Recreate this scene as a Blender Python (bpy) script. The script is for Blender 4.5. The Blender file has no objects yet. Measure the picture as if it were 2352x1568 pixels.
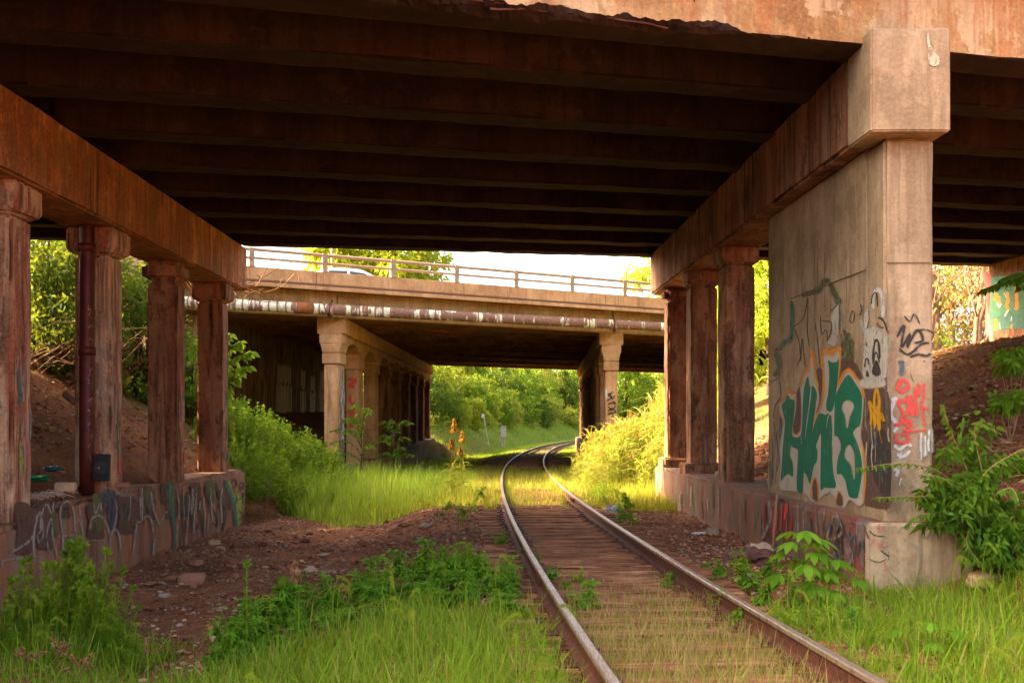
import bpy, bmesh, math, random
import numpy as np
from mathutils import Vector, Matrix, noise as mnoise
from mathutils.geometry import tessellate_polygon
R = math.radians
rng = np.random.default_rng(7)
random.seed(7)
SC = bpy.context.scene
COL = SC.collection

# ------------------------------------------------------------------ camera model (photo measured on a 2352 x 1568 grid)
F, U0, V0, ZC = 2290.0, 1176.0, 950.0, 1.7
cam = bpy.data.objects.new('camera', bpy.data.cameras.new('camera'))
COL.objects.link(cam)
cam.location = (0, 0, ZC)
cam.rotation_euler = (R(90), 0, 0)
cam.data.sensor_width = 36
cam.data.lens = 36 * F / 2352
cam.data.shift_y = (V0 - 784) / 2352
cam.data.clip_start = 0.1
cam.data.clip_end = 3000
SC.camera = cam
def P(u, v, Y):
    return Vector(((u - U0) / F * Y, Y, ZC + (V0 - v) / F * Y))

# ------------------------------------------------------------------ objects
def link(name, data=None, parent=None, label=None, cat=None, group=None, kind=None):
    o = bpy.data.objects.new(name, data)
    COL.objects.link(o)
    if parent is not None: o.parent = parent
    if label: o['label'] = label
    if cat: o['category'] = cat
    if group: o['group'] = group
    if kind: o['kind'] = kind
    return o
def empty(name, label, cat, loc=(0, 0, 0), group=None):
    o = link(name, None, None, label, cat, group)
    o.empty_display_size = .2
    o.location = loc
    return o
def dup(root, loc=None, rotz=None, scale=None, label=None, group=None):
    r = root.copy(); COL.objects.link(r)
    if loc is not None: r.location = loc
    if rotz is not None: r.rotation_euler = (0, 0, rotz)
    if scale is not None: r.scale = scale if hasattr(scale, '__len__') else (scale,) * 3
    if label: r['label'] = label
    if group: r['group'] = group
    for ch in [c for c in SC.objects if c.parent == root]:
        c = ch.copy(); COL.objects.link(c); c.parent = r
        for g in [q for q in SC.objects if q.parent == ch]:
            d = g.copy(); COL.objects.link(d); d.parent = c
    return r

class Geo:
    """collects vertices and faces with numpy, builds ONE mesh"""
    def __init__(s): s.v = []; s.q = []; s.t = []; s.qm = []; s.tm = []; s.n = 0
    def add(s, v, quads=None, tris=None, m=0):
        v = np.asarray(v, float).reshape(-1, 3)
        if quads is not None and len(quads):
            q = np.asarray(quads, int).reshape(-1, 4) + s.n; s.q.append(q); s.qm.append(np.full(len(q), m))
        if tris is not None and len(tris):
            t = np.asarray(tris, int).reshape(-1, 3) + s.n; s.t.append(t); s.tm.append(np.full(len(t), m))
        s.v.append(v); s.n += len(v)
    def mesh(s, name, mats, smooth=False):
        me = bpy.data.meshes.new(name)
        V = np.concatenate(s.v) if s.v else np.zeros((0, 3))
        Q = np.concatenate(s.q) if s.q else np.zeros((0, 4), int)
        T = np.concatenate(s.t) if s.t else np.zeros((0, 3), int)
        me.vertices.add(len(V)); me.vertices.foreach_set('co', V.ravel())
        nl = Q.size + T.size; npoly = len(Q) + len(T)
        me.loops.add(nl); me.polygons.add(npoly)
        me.loops.foreach_set('vertex_index', np.concatenate([Q.ravel(), T.ravel()]).astype(np.int32))
        ls = np.concatenate([np.arange(len(Q)) * 4, Q.size + np.arange(len(T)) * 3])
        me.polygons.foreach_set('loop_start', ls.astype(np.int32))
        mi = np.concatenate((s.qm or [np.zeros(0, int)]) + (s.tm or [np.zeros(0, int)])).astype(np.int32)
        for m in (mats if isinstance(mats, (list, tuple)) else [mats]): me.materials.append(m)
        me.polygons.foreach_set('material_index', mi)
        me.polygons.foreach_set('use_smooth', np.full(npoly, bool(smooth)))
        me.update(calc_edges=True); me.validate()
        return me
    def obj(s, name, mats, parent=None, label=None, cat=None, group=None, kind=None, smooth=False):
        return link(name, s.mesh(name, mats, smooth), parent, label, cat, group, kind)

# ------------------------------------------------------------------ shape helpers
def unit(a): return a / np.maximum(np.linalg.norm(a, axis=-1, keepdims=True), 1e-9)
def nz(p, f=1.0, seed=0.0):
    return mnoise.noise((p[0] * f + seed, p[1] * f + seed * 1.7, p[2] * f - seed))
def rough_box(g, x0, x1, y0, y1, z0, z1, res=.12, amp=.01, chamfer=.02, chip=.04, f=2.0, seed=0, m=0, fn=None, chip_fn=None):
    """box on a lattice with chamfered, chipped edges and an uneven skin"""
    nx, ny, nzz = [max(2, int(math.ceil(d / res))) for d in (x1 - x0, y1 - y0, z1 - z0)]
    nx, ny, nzz = min(nx, 60), min(ny, 160), min(nzz, 60)
    def lat(a, b, n, e):
        e = min(e, (b - a) * .3); return [a, a + e] + [a + e + (b - a - 2 * e) * i / n for i in range(1, n)] + [b - e, b]
    ee = chamfer * 1.15 + .004
    LX, LY, LZ = lat(x0, x1, nx, ee), lat(y0, y1, ny, ee), lat(z0, z1, nzz, ee); nx += 2; ny += 2; nzz += 2
    idx = {}; V = []; Fq = []
    def vid(i, j, k):
        key = (i, j, k)
        if key in idx: return idx[key]
        p = [LX[i], LY[j], LZ[k]]
        ext = [(1 if i == 0 else -1 if i == nx else 0), (1 if j == 0 else -1 if j == ny else 0), (1 if k == 0 else -1 if k == nzz else 0)]
        d = amp * nz(p, f, seed) + amp * .6 * nz(p, f * 3, seed + 5)
        if sum(1 for e in ext if e) >= 2:
            c = chamfer + max(0, nz(p, f * .9, seed + 9)) * chip + max(0, nz(p, f * 4, seed + 3)) * chip * .5
            if chip_fn: c += chip_fn(p)
            d2 = c
        else: d2 = 0
        q = [p[a] + ext[a] * (d2 + d) for a in range(3)]
        if fn: q = fn(q)
        idx[key] = len(V); V.append(q)
        return idx[key]
    for i in range(nx):
        for j in range(ny):
            Fq.append([vid(i, j, 0), vid(i, j + 1, 0), vid(i + 1, j + 1, 0), vid(i + 1, j, 0)])
            Fq.append([vid(i, j, nzz), vid(i + 1, j, nzz), vid(i + 1, j + 1, nzz), vid(i, j + 1, nzz)])
    for i in range(nx):
        for k in range(nzz):
            Fq.append([vid(i, 0, k), vid(i + 1, 0, k), vid(i + 1, 0, k + 1), vid(i, 0, k + 1)])
            Fq.append([vid(i, ny, k), vid(i, ny, k + 1), vid(i + 1, ny, k + 1), vid(i + 1, ny, k)])
    for j in range(ny):
        for k in range(nzz):
            Fq.append([vid(0, j, k), vid(0, j, k + 1), vid(0, j + 1, k + 1), vid(0, j + 1, k)])
            Fq.append([vid(nx, j, k), vid(nx, j + 1, k), vid(nx, j + 1, k + 1), vid(nx, j, k + 1)])
    g.add(V, Fq, m=m)
def box(g, x0, x1, y0, y1, z0, z1, m=0, fn=None):
    V = [(x, y, z) for z in (z0, z1) for y in (y0, y1) for x in (x0, x1)]
    if fn: V = [fn(p) for p in V]
    g.add(V, [(0, 2, 3, 1), (4, 5, 7, 6), (0, 1, 5, 4), (2, 6, 7, 3), (0, 4, 6, 2), (1, 3, 7, 5)], m=m)
def beam(g, a, b, prof, m=0, cap=True):
    """sweep a closed profile [(side, up)] straight from a to b (horizontal side vector)"""
    a, b = Vector(a), Vector(b)
    d = (b - a).normalized(); side = d.cross(Vector((0, 0, 1))).normalized(); up = side.cross(d)
    n = len(prof)
    V = [tuple(p + side * s + up * h) for p in (a, b) for s, h in prof]
    Q = [(i, (i + 1) % n, n + (i + 1) % n, n + i) for i in range(n)]
    T = []
    if cap:
        for i in range(1, n - 1): T += [(0, i + 1, i), (n, n + i, n + i + 1)]
    g.add(V, Q, T, m=m)
def tube(g, pts, r, k=8, m=0, cap=True):
    pts = [Vector(p) for p in pts]; n = len(pts)
    rr = r if hasattr(r, '__len__') else [r] * n
    V = []; Q = []; T = []
    ref = Vector((0.13, 0.9, 0.2))
    for i, p in enumerate(pts):
        d = (pts[min(i + 1, n - 1)] - pts[max(i - 1, 0)]).normalized()
        if abs(d.dot(ref)) > .95: ref = Vector((1, 0, 0))
        s = d.cross(ref).normalized(); t = s.cross(d)
        for j in range(k):
            a = 2 * math.pi * j / k
            V.append(tuple(p + (s * math.cos(a) + t * math.sin(a)) * rr[i]))
    for i in range(n - 1):
        for j in range(k):
            Q.append((i * k + j, i * k + (j + 1) % k, (i + 1) * k + (j + 1) % k, (i + 1) * k + j))
    if cap:
        for j in range(1, k - 1):
            T += [(0, j + 1, j), ((n - 1) * k, (n - 1) * k + j, (n - 1) * k + j + 1)]
    g.add(V, Q, T, m=m)
def ribbons(g, Pb, D, L, W, droop, prof=(.6, 1., .75, 0.), S=None, m=0):
    """many blades/leaves at once: base, direction, length, width, sag; last profile entry is the tip"""
    Pb = np.asarray(Pb, float).reshape(-1, 3); N = len(Pb)
    if N == 0: return
    D = unit(np.broadcast_to(np.asarray(D, float), (N, 3)))
    L = np.broadcast_to(np.asarray(L, float), (N,)); W = np.broadcast_to(np.asarray(W, float), (N,)); dr = np.broadcast_to(np.asarray(droop, float), (N,))
    if S is None:
        a = rng.uniform(0, 6.283, N)
        rnd = np.stack([np.cos(a), np.sin(a), rng.uniform(-.3, .3, N)], 1)
        S = unit(np.cross(D, rnd))
    n = len(prof); tip = prof[-1] == 0
    cols = []
    for i, w in enumerate(prof):
        t = i / (n - 1)
        c = Pb + D * (L * t)[:, None]; c[:, 2] -= dr * L * t * t
        if i == n - 1 and tip: cols.append(c[:, None, :])
        else:
            h = S * (W * w * .5)[:, None]
            cols.append(np.stack([c - h, c + h], 1))
    V = np.concatenate(cols, 1); k = V.shape[1]
    off = (np.arange(N) * k)[:, None]
    Q = []; 
    last = n - 2 if tip else n - 1
    for i in range(last): Q.append(off + np.array([[2 * i, 2 * i + 1, 2 * i + 3, 2 * i + 2]]))
    Q = np.concatenate(Q) if Q else None
    T = off + np.array([[2 * last, 2 * last + 1, 2 * last + 2]]) if tip else None
    g.add(V.reshape(-1, 3), Q, T, m=m)
def rand_dirs(N, zlo=-1, zhi=1):
    a = rng.uniform(0, 6.283, N); z = rng.uniform(zlo, zhi, N); r = np.sqrt(np.maximum(0, 1 - z * z))
    return np.stack([r * np.cos(a), r * np.sin(a), z], 1)
def sstep(a, b, x):
    t = np.clip((x - a) / (b - a), 0, 1); return t * t * (3 - 2 * t)
def smooth_poly(pts, n=4, closed=True):
    pts = np.asarray(pts, float); N = len(pts); out = []
    rngi = range(N) if closed else range(N - 1)
    for i in rngi:
        if closed: p0, p1, p2, p3 = pts[i - 1], pts[i], pts[(i + 1) % N], pts[(i + 2) % N]
        else: p0, p1, p2, p3 = pts[max(i - 1, 0)], pts[i], pts[i + 1], pts[min(i + 2, N - 1)]
        for k in range(n):
            t = k / n
            out.append(.5 * (2 * p1 + (p2 - p0) * t + (2 * p0 - 5 * p1 + 4 * p2 - p3) * t * t + (3 * p1 - p0 - 3 * p2 + p3) * t ** 3))
    if not closed: out.append(pts[-1])
    return np.array(out)

# ------------------------------------------------------------------ materials
class Mt:
    def __init__(s, name):
        s.m = bpy.data.materials.new(name); s.m.use_nodes = True
        s.nt = s.m.node_tree; s.nt.nodes.clear()
        s.out = s.nt.nodes.new('ShaderNodeOutputMaterial')
        s.pos = None
    def n(s, t, **kw):
        nd = s.nt.nodes.new(t)
        for k, v in kw.items(): setattr(nd, k, v)
        return nd
    def set(s, sock, val):
        if hasattr(val, 'links') or isinstance(val, bpy.types.NodeSocket): s.nt.links.new(val, sock)
        else:
            if hasattr(sock, 'default_value') and hasattr(sock.default_value, '__len__') and len(sock.default_value) == 4 and len(val) == 3: val = (*val, 1)
            sock.default_value = val
    def P(s):
        if s.pos is None: s.pos = s.n('ShaderNodeNewGeometry').outputs['Position']
        return s.pos
    def obj_co(s): return s.n('ShaderNodeTexCoord').outputs['Object']
    def map(s, sc=(1, 1, 1), loc=(0, 0, 0), vec=None):
        nd = s.n('ShaderNodeMapping'); nd.inputs['Scale'].default_value = sc; nd.inputs['Location'].default_value = loc
        s.set(nd.inputs['Vector'], vec if vec is not None else s.P()); return nd.outputs[0]
    def noise(s, scale, detail=4, rough=.55, vec=None, dist=0.):
        nd = s.n('ShaderNodeTexNoise'); s.set(nd.inputs['Vector'], vec if vec is not None else s.P())
        nd.inputs['Scale'].default_value = scale; nd.inputs['Detail'].default_value = detail
        nd.inputs['Roughness'].default_value = rough; nd.inputs['Distortion'].default_value = dist
        return nd.outputs['Fac']
    def voro(s, scale, vec=None, out='Distance', feature='F1'):
        nd = s.n('ShaderNodeTexVoronoi', feature=feature); s.set(nd.inputs['Vector'], vec if vec is not None else s.P())
        nd.inputs['Scale'].default_value = scale; return nd.outputs[out]
    def ramp(s, fac, stops):
        nd = s.n('ShaderNodeValToRGB'); s.set(nd.inputs[0], fac); cr = nd.color_ramp
        while len(cr.elements) < len(stops): cr.elements.new(.5)
        for e, (p, c) in zip(cr.elements, stops):
            e.position = p; e.color = (c, c, c, 1) if not hasattr(c, '__len__') else (*c[:3], 1)
        return nd.outputs[0]
    def mix(s, fac, a, b, mode='MIX'):
        nd = s.n('ShaderNodeMix', data_type='RGBA', blend_type=mode)
        s.set(nd.inputs[0], fac); s.set(nd.inputs[6], a); s.set(nd.inputs[7], b); return nd.outputs[2]
    def math(s, op, a, b=0.):
        nd = s.n('ShaderNodeMath', operation=op); s.set(nd.inputs[0], a); s.set(nd.inputs[1], b); return nd.outputs[0]
    def bump(s, h, strength=.4, dist=.02, nrm=None):
        nd = s.n('ShaderNodeBump'); nd.inputs['Strength'].default_value = strength; nd.inputs['Distance'].default_value = dist
        s.set(nd.inputs['Height'], h)
        if nrm is not None: s.set(nd.inputs['Normal'], nrm)
        return nd.outputs[0]
    def bsdf(s, color, rough=.9, metal=0., nrm=None, spec=.3):
        b = s.n('ShaderNodeBsdfPrincipled'); s.set(b.inputs['Base Color'], color); s.set(b.inputs['Roughness'], rough)
        s.set(b.inputs['Metallic'], metal); b.inputs['Specular IOR Level'].default_value = spec
        if nrm is not None: s.set(b.inputs['Normal'], nrm)
        return b.outputs[0]
    def done(s, sh): s.nt.links.new(sh, s.out.inputs[0]); return s.m

def warm(c, k=1.): return (min(1, c[0] * (1 + .08 * k)), c[1] * (1 - .16 * k), c[2] * (1 - .36 * k))
def concrete(name, base, dark, light, rust=None, rust_amt=.0, streak=.5, moss=None, moss_amt=0, bump=.5, agg=True, wm=1., patch=None, runs=.5, psc=(1, 1, 1), pk=1.):
    """weathered concrete: blotches, vertical run stains, rust runs, exposed aggregate"""
    t = Mt(name); base, dark, light = warm(base, wm), warm(dark, wm), warm(light, wm)
    big = t.noise(1.1, 6, .65)
    c = t.ramp(big, [(.42, dark), (.475, base), (.535, base), (.585, light)])
    if patch is not None:
        pm_ = t.ramp(t.noise(.75, 7, .72, vec=t.map(psc, (6, 1, 3))), [(.49, 0), (.51, 1)]); c = t.mix(t.math('MULTIPLY', pm_, pk), c, patch)
    bl = t.ramp(t.noise(2.3, 6, .72, vec=t.map((1, 1, .6), (3, 7, 5))), [(.525, 0), (.57, 1)]); c = t.mix(t.math('MULTIPLY', bl, .3 + .6 * streak), c, dark)
    st = t.noise(1., 4, .6, vec=t.map((5.5, 5.5, .35)))
    c = t.mix(t.math('MULTIPLY', t.ramp(st, [(.51, 0), (.58, 1)]), streak), c, dark)
    st2 = t.noise(1., 3, .6, vec=t.map((9, 9, .5), (3.3, 1, 7)))
    c = t.mix(t.math('MULTIPLY', t.ramp(st2, [(.53, 0), (.63, 1)]), streak * .6), c, light)
    if rust is not None:
        rs = t.noise(1., 4, .65, vec=t.map((3.2, 3.2, .3), (8, 2, 4)))
        c = t.mix(t.math('MULTIPLY', t.ramp(rs, [(.52, 0), (.57, 1)]), rust_amt), c, rust)
    if moss is not None:
        ms = t.noise(1.6, 5, .7, vec=t.map((1, 1, .5), (1, 9, 2)))
        c = t.mix(t.math('MULTIPLY', t.ramp(ms, [(.49, 0), (.6, 1)]), moss_amt), c, moss)
    fine = t.noise(26, 5, .7)
    c = t.mix(.35, c, t.ramp(fine, [(.3, dark), (.7, light)]))
    if agg:
        ag = t.ramp(t.voro(38), [(.0, 1), (.16, 0)])
        pick = t.ramp(t.noise(3, 2), [(.5, 0), (.62, 1)])
        c = t.mix(t.math('MULTIPLY', t.math('MULTIPLY', ag, pick), .55), c, light)
    if runs:
        msk = t.ramp(t.noise(1.3, 4, .6, vec=t.map((1, 1, .45), (9, 3, 1))), [(.42, .05), (.62, 1)])
        rn = t.noise(1., 5, .65, vec=t.map((7, 7, .45), (2, 9, 3)), dist=.5)
        c = t.mix(t.math('MULTIPLY', t.math('MULTIPLY', t.ramp(rn, [(.53, 0), (.62, 1)]), msk), runs), c, tuple(x * .55 for x in dark))
        rn2 = t.noise(1., 5, .65, vec=t.map((6, 6, .4), (7, 1, 9)), dist=.5)
        c = t.mix(t.math('MULTIPLY', t.math('MULTIPLY', t.ramp(rn2, [(.54, 0), (.62, 1)]), msk), runs * .7), c, light)
    h = t.math('ADD', t.math('MULTIPLY', fine, .5), t.math('MULTIPLY', t.noise(6, 6, .65), 1.))
    return t.done(t.bsdf(c, .93, nrm=t.bump(h, bump, .03)))
def painted_concrete(name, base, dark, cols, amt=.7):
    """concrete under many layers of faded spray paint that ran down in streaks"""
    t = Mt(name); base, dark = warm(base), warm(dark)
    c = t.ramp(t.noise(.9, 5, .6), [(.38, dark), (.58, base)])
    w = t.noise(1., 3, .5, vec=t.map((1.5, 1.5, .25)), dist=.6)
    n = len(cols)
    p = t.ramp(w, [(.3 + .42 * i / max(1, n - 1), cc) for i, cc in enumerate(cols)])
    k = t.ramp(t.noise(1, 4, .7, vec=t.map((4, 4, .7), (2, 5, 1))), [(.36, 0), (.56, 1)])
    c = t.mix(t.math('MULTIPLY', k, amt), c, p)
    drips = t.ramp(t.noise(1., 3, .55, vec=t.map((15, 15, .8), (5, 5, 5))), [(.58, 0), (.66, 1)])
    c = t.mix(t.math('MULTIPLY', drips, .35), c, (.32, .27, .24))
    dk = t.ramp(t.noise(1., 3, .55, vec=t.map((11, 11, .6), (1, 7, 5))), [(.56, 0), (.66, 1)])
    c = t.mix(t.math('MULTIPLY', dk, .6), c, dark)
    f2 = t.noise(30, 5, .7)
    c = t.mix(.3, c, t.ramp(f2, [(.3, dark), (.75, base)]))
    return t.done(t.bsdf(c, .9, nrm=t.bump(t.math('ADD', f2, t.noise(5, 5, .6)), .5, .03)))
def paint(name, col, wear=.45, var=.25):
    """old spray paint with worn pin holes"""
    t = Mt(name)
    nn = t.noise(5, 6, .75)
    c = t.mix(t.ramp(nn, [(.35, 0), (.65, 1)]), tuple(x * (1 - var) for x in col), col)
    b = t.bsdf(c, .7)
    tr = t.n('ShaderNodeBsdfTransparent').outputs[0]
    hole = t.ramp(t.noise(17, 6, .75, vec=t.map((1, 1, .45))), [(wear - .07, 1), (wear, 0)])
    mx = t.n('ShaderNodeMixShader'); t.set(mx.inputs[0], hole); t.nt.links.new(b, mx.inputs[1]); t.nt.links.new(tr, mx.inputs[2])
    return t.done(mx.outputs[0])
def overspray(name, col):
    t = Mt(name); b = t.bsdf(col, .8); tr = t.n('ShaderNodeBsdfTransparent').outputs[0]
    k = t.ramp(t.noise(140, 3, .8), [(.5, 0), (.62, .75)])
    mx = t.n('ShaderNodeMixShader'); t.set(mx.inputs[0], k); t.nt.links.new(tr, mx.inputs[1]); t.nt.links.new(b, mx.inputs[2]); return t.done(mx.outputs[0])
def leaf(name, cols, trans=.35, rough=.7):
    """leaf or grass: each blade its own tone, light comes through"""
    t = Mt(name)
    ri = t.n('ShaderNodeNewGeometry').outputs['Random Per Island']
    n = len(cols)
    c = t.ramp(ri, [(i / max(1, n - 1), cc) for i, cc in enumerate(cols)])
    c = t.mix(t.ramp(t.noise(.8, 3, .6), [(.35, 0), (.7, .45)]), c, cols[0])
    b = t.bsdf(c, rough, spec=.12)
    tl = t.n('ShaderNodeBsdfTranslucent'); t.set(tl.inputs[0], t.mix(.4, c, (.75, .8, .05), 'MIX') if trans > 0 else c)
    mx = t.n('ShaderNodeMixShader'); mx.inputs[0].default_value = trans
    t.nt.links.new(b, mx.inputs[1]); t.nt.links.new(tl.outputs[0], mx.inputs[2])
    return t.done(mx.outputs[0])
def plain(name, col, rough=.7, metal=0., var=.25, scale=8, bump=.15):
    t = Mt(name)
    nn = t.noise(scale, 5, .65, vec=t.obj_co())
    c = t.mix(t.ramp(nn, [(.3, 0), (.7, 1)]), tuple(x * (1 - var) for x in col), tuple(min(1, x * (1 + var * .5)) for x in col))
    return t.done(t.bsdf(c, rough, metal, nrm=t.bump(nn, bump, .01)))
def emptyglass(name):
    t = Mt(name); return t.done(t.bsdf((.015, .018, .02), .08, spec=.6))
# ================================================================== MATERIALS
M = {}
def wood(name):
    t = Mt(name)
    gr = t.noise(1., 6, .7, vec=t.map((1.1, 22, 22)))
    c = t.ramp(gr, [(.36, (.075, .025, .012)), (.47, (.26, .10, .048)), (.56, (.40, .18, .09)), (.66, (.56, .31, .18))])
    c = t.mix(t.math('MULTIPLY', t.ramp(t.noise(2.2, 5, .7), [(.48, 0), (.6, 1)]), .7), c, (.20, .085, .042))
    return t.done(t.bsdf(c, .95, nrm=t.bump(gr, 1., .03)))
M['pale'] = concrete('pale_concrete', (.36, .285, .19), (.21, .155, .098), (.48, .40, .285), wm=.45, streak=.4, runs=.4, moss=(.20, .14, .09), moss_amt=.35)
M['ochre'] = concrete('ochre_concrete', (.46, .22, .075), (.13, .055, .022), (.60, .36, .17), rust=(.33, .075, .03), rust_amt=.55, streak=.6, moss=(.10, .085, .035), moss_amt=.55, runs=.8, patch=(.17, .075, .024), psc=(2.2, 2.2, 1.2), pk=.75)
M['fascia'] = concrete('sun_bleached_spalled_concrete', (.50, .29, .115), (.24, .115, .04), (.64, .47, .25), patch=(.66, .50, .30), wm=.25, rust=(.40, .12, .035), rust_amt=.6, streak=.45, moss=(.30, .24, .15), moss_amt=.3, bump=.9)
M['rusty'] = concrete('rust_stained_concrete', (.56, .34, .205), (.085, .03, .016), (.64, .44, .29), wm=.45, rust=(.30, .04, .018), rust_amt=.9, streak=.75, runs=.9, patch=(.66, .51, .38), psc=(3.4, 3.4, .9), pk=.7, moss=(.10, .065, .05), moss_amt=.5, bump=.7)
M['darkcol'] = concrete('shade_dark_concrete', (.27, .135, .075), (.04, .016, .010), (.40, .24, .145), wm=.9, patch=(.42, .27, .17), psc=(3, 3, .8), pk=.6, runs=.8, rust=(.19, .045, .028), rust_amt=.6, streak=.7, bump=.7)  # shade put into the base colour; rust and streaks are stains
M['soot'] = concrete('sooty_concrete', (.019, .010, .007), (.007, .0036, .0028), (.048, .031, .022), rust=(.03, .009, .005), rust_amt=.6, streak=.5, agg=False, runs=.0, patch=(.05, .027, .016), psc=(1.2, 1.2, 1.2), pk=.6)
M['pinkish'] = concrete('parapet_concrete', (.47, .285, .15), (.31, .175, .085), (.57, .39, .23), wm=.7, rust=(.40, .19, .10), rust_amt=.25, streak=.4, bump=.3)
M['girder2'] = concrete('olive_stained_concrete', (.40, .28, .13), (.22, .13, .06), (.50, .38, .22), streak=.3, moss=(.25, .19, .07), moss_amt=.6, bump=.2)
M['soffit2'] = concrete('brown_soffit_concrete', (.20, .10, .045), (.08, .035, .02), (.30, .17, .085), rust=(.16, .055, .025), rust_amt=.4, streak=.2, agg=False)
M['pier2'] = concrete('tan_pier_concrete', (.52, .37, .23), (.34, .21, .12), (.64, .50, .35), streak=.35, moss=(.20, .17, .10), moss_amt=.25, bump=.3)
M['plinth_l'] = painted_concrete('left_plinth_paint', (.40, .20, .11), (.12, .055, .035), [(.30, .10, .05), (.16, .10, .085), (.30, .22, .17), (.13, .12, .11), (.28, .27, .19), (.30, .16, .10)], .75)
M['plinth_r'] = painted_concrete('right_plinth_paint', (.28, .18, .125), (.10, .06, .05), [(.20, .19, .18), (.10, .20, .19), (.28, .12, .07), (.17, .13, .12), (.30, .06, .06), (.17, .21, .22), (.33, .29, .26)], .8)
M['abut_l'] = painted_concrete('far_abutment_paint', (.30, .19, .13), (.03, .014, .01), [(.16, .03, .02), (.10, .04, .03), (.55, .42, .33), (.05, .025, .02), (.60, .47, .38), (.04, .02, .015)], .95)
def ground_mat():
    t = Mt('dirt_and_gravel')
    c = t.ramp(t.noise(.55, 6, .6), [(.36, (.12, .038, .016)), (.5, (.25, .088, .036)), (.64, (.38, .16, .07))])
    st = t.voro(16, out='Color'); sd = t.voro(16)
    gr = t.ramp(st, [(.2, (.09, .030, .014)), (.55, (.22, .085, .042)), (.95, (.40, .21, .12))])
    c = t.mix(t.math('MULTIPLY', t.ramp(t.noise(.8, 5, .7, vec=t.map((1, 1, 1), (4, 4, 4))), [(.4, 0), (.6, 1)]), .6), c, gr)
    v2 = t.voro(55, out='Color')
    c = t.mix(.3, c, t.ramp(v2, [(.2, (.075, .025, .011)), (.9, (.33, .15, .075))]))
    h = t.math('ADD', t.math('MULTIPLY', sd, -.8), t.noise(9, 8, .7))
    # grassy soil away from the line
    sep = t.n('ShaderNodeSeparateXYZ'); t.set(sep.inputs[0], t.P())
    far = t.math('MULTIPLY', t.ramp(t.math('DIVIDE', sep.outputs[1], 200.), [(.11, 0), (.13, 1), (.205, 1), (.213, 0), (.285, 0), (.295, 1)]), t.ramp(t.noise(.35, 5, .65), [(.3, 0), (.5, 1)]))
    c = t.mix(t.math('MULTIPLY', far, .75), c, t.ramp(t.noise(3, 5, .7), [(.3, (.05, .075, .012)), (.7, (.13, .15, .03))]))
    return t.done(t.bsdf(c, .97, nrm=t.bump(h, .8, .05), spec=.15))
M['ground'] = ground_mat()
def stone_mat():
    t = Mt('ballast_stone'); ri = t.n('ShaderNodeNewGeometry').outputs['Random Per Island']
    c = t.ramp(ri, [(0, (.10, .032, .016)), (.35, (.23, .085, .04)), (.66, (.34, .14, .07)), (.74, (.30, .24, .20)), (.95, (.46, .25, .15)), (1, (.52, .35, .24))])
    return t.done(t.bsdf(c, .9, nrm=t.bump(t.noise(30, 4, .6), .5, .01)))
M['stone'] = stone_mat()
M['tie'] = wood('weathered_tie_wood') if True else concrete('weathered_tie_wood', (.27, .135, .08), (.085, .036, .022), (.42, .25, .165), rust=(.17, .055, .03), rust_amt=.5, streak=.1, bump=.8, agg=False)
M['rust'] = plain('rusted_steel', (.125, .045, .028), .75, .25, .5, 14, .4)
def steel():
    t = Mt('polished_rail_head'); nn = t.noise(4, 6, .7, vec=t.map((30, 2, 1)))
    c = t.mix(t.ramp(nn, [(.45, 0), (.7, 1)]), (.62, .50, .42), (.30, .15, .08))
    return t.done(t.bsdf(c, t.ramp(nn, [(.4, .3), (.7, .6)]), .85))
M['steel'] = steel()
M['drain'] = plain('red_brown_pipe', (.10, .018, .014), .5, .1, .5, 5)
M['bark'] = plain('bark', (.10, .058, .036), .95, 0, .5, 9, .6)
M['barkpale'] = plain('pale_bark', (.26, .15, .09), .95, 0, .4, 9, .6)
M['twig'] = plain('dry_twig', (.40, .22, .11), .9, 0, .4)
# foliage
G1 = [(.030, .085, .006), (.055, .14, .010), (.085, .19, .014), (.12, .235, .02)]
M['leaf'] = leaf('green_leaves', G1, .38)
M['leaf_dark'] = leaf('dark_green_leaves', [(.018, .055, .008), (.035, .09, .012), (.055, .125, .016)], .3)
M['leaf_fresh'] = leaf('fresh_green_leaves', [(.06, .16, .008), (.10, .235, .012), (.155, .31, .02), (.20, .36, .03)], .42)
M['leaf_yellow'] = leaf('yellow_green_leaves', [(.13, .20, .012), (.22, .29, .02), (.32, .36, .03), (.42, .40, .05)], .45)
M['leaf_mug'] = leaf('weed_leaves', [(.06, .18, .012), (.11, .28, .02), (.17, .37, .03), (.25, .43, .04)], .45)
M['leaf_horse'] = leaf('narrow_weed_leaves', [(.13, .24, .018), (.22, .35, .025), (.32, .43, .035), (.42, .43, .06)], .5)
M['leaf_olive'] = leaf('olive_leaves', [(.09, .14, .016), (.16, .22, .024), (.24, .28, .04), (.36, .25, .07), (.11, .18, .018)], .45)
M['grass'] = leaf('lush_grass', [(.07, .18, .008), (.12, .26, .010), (.17, .33, .014), (.24, .38, .025), (.36, .33, .07), (.11, .25, .012)], .45)
M['grass_dry'] = leaf('dry_grass', [(.42, .27, .12), (.14, .22, .02), (.36, .23, .09), (.20, .26, .04), (.50, .34, .17), (.12, .21, .02), (.33, .17, .07)], .38)
M['grass_gold'] = leaf('golden_grass', [(.20, .22, .02), (.27, .27, .03), (.36, .29, .06), (.17, .24, .018), (.40, .30, .08)], .42)
M['reed'] = leaf('reed_blades', [(.14, .19, .02), (.20, .25, .03), (.30, .28, .07), (.34, .24, .07), (.15, .22, .02)], .42)
M['reed_head'] = leaf('rusty_seed_heads', [(.42, .15, .035), (.50, .21, .06), (.36, .11, .03)], .3)
M['grass_pale'] = leaf('pale_tall_grass', [(.12, .26, .02), (.18, .33, .028), (.25, .37, .045), (.32, .36, .09), (.17, .34, .02)], .45)
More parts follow.
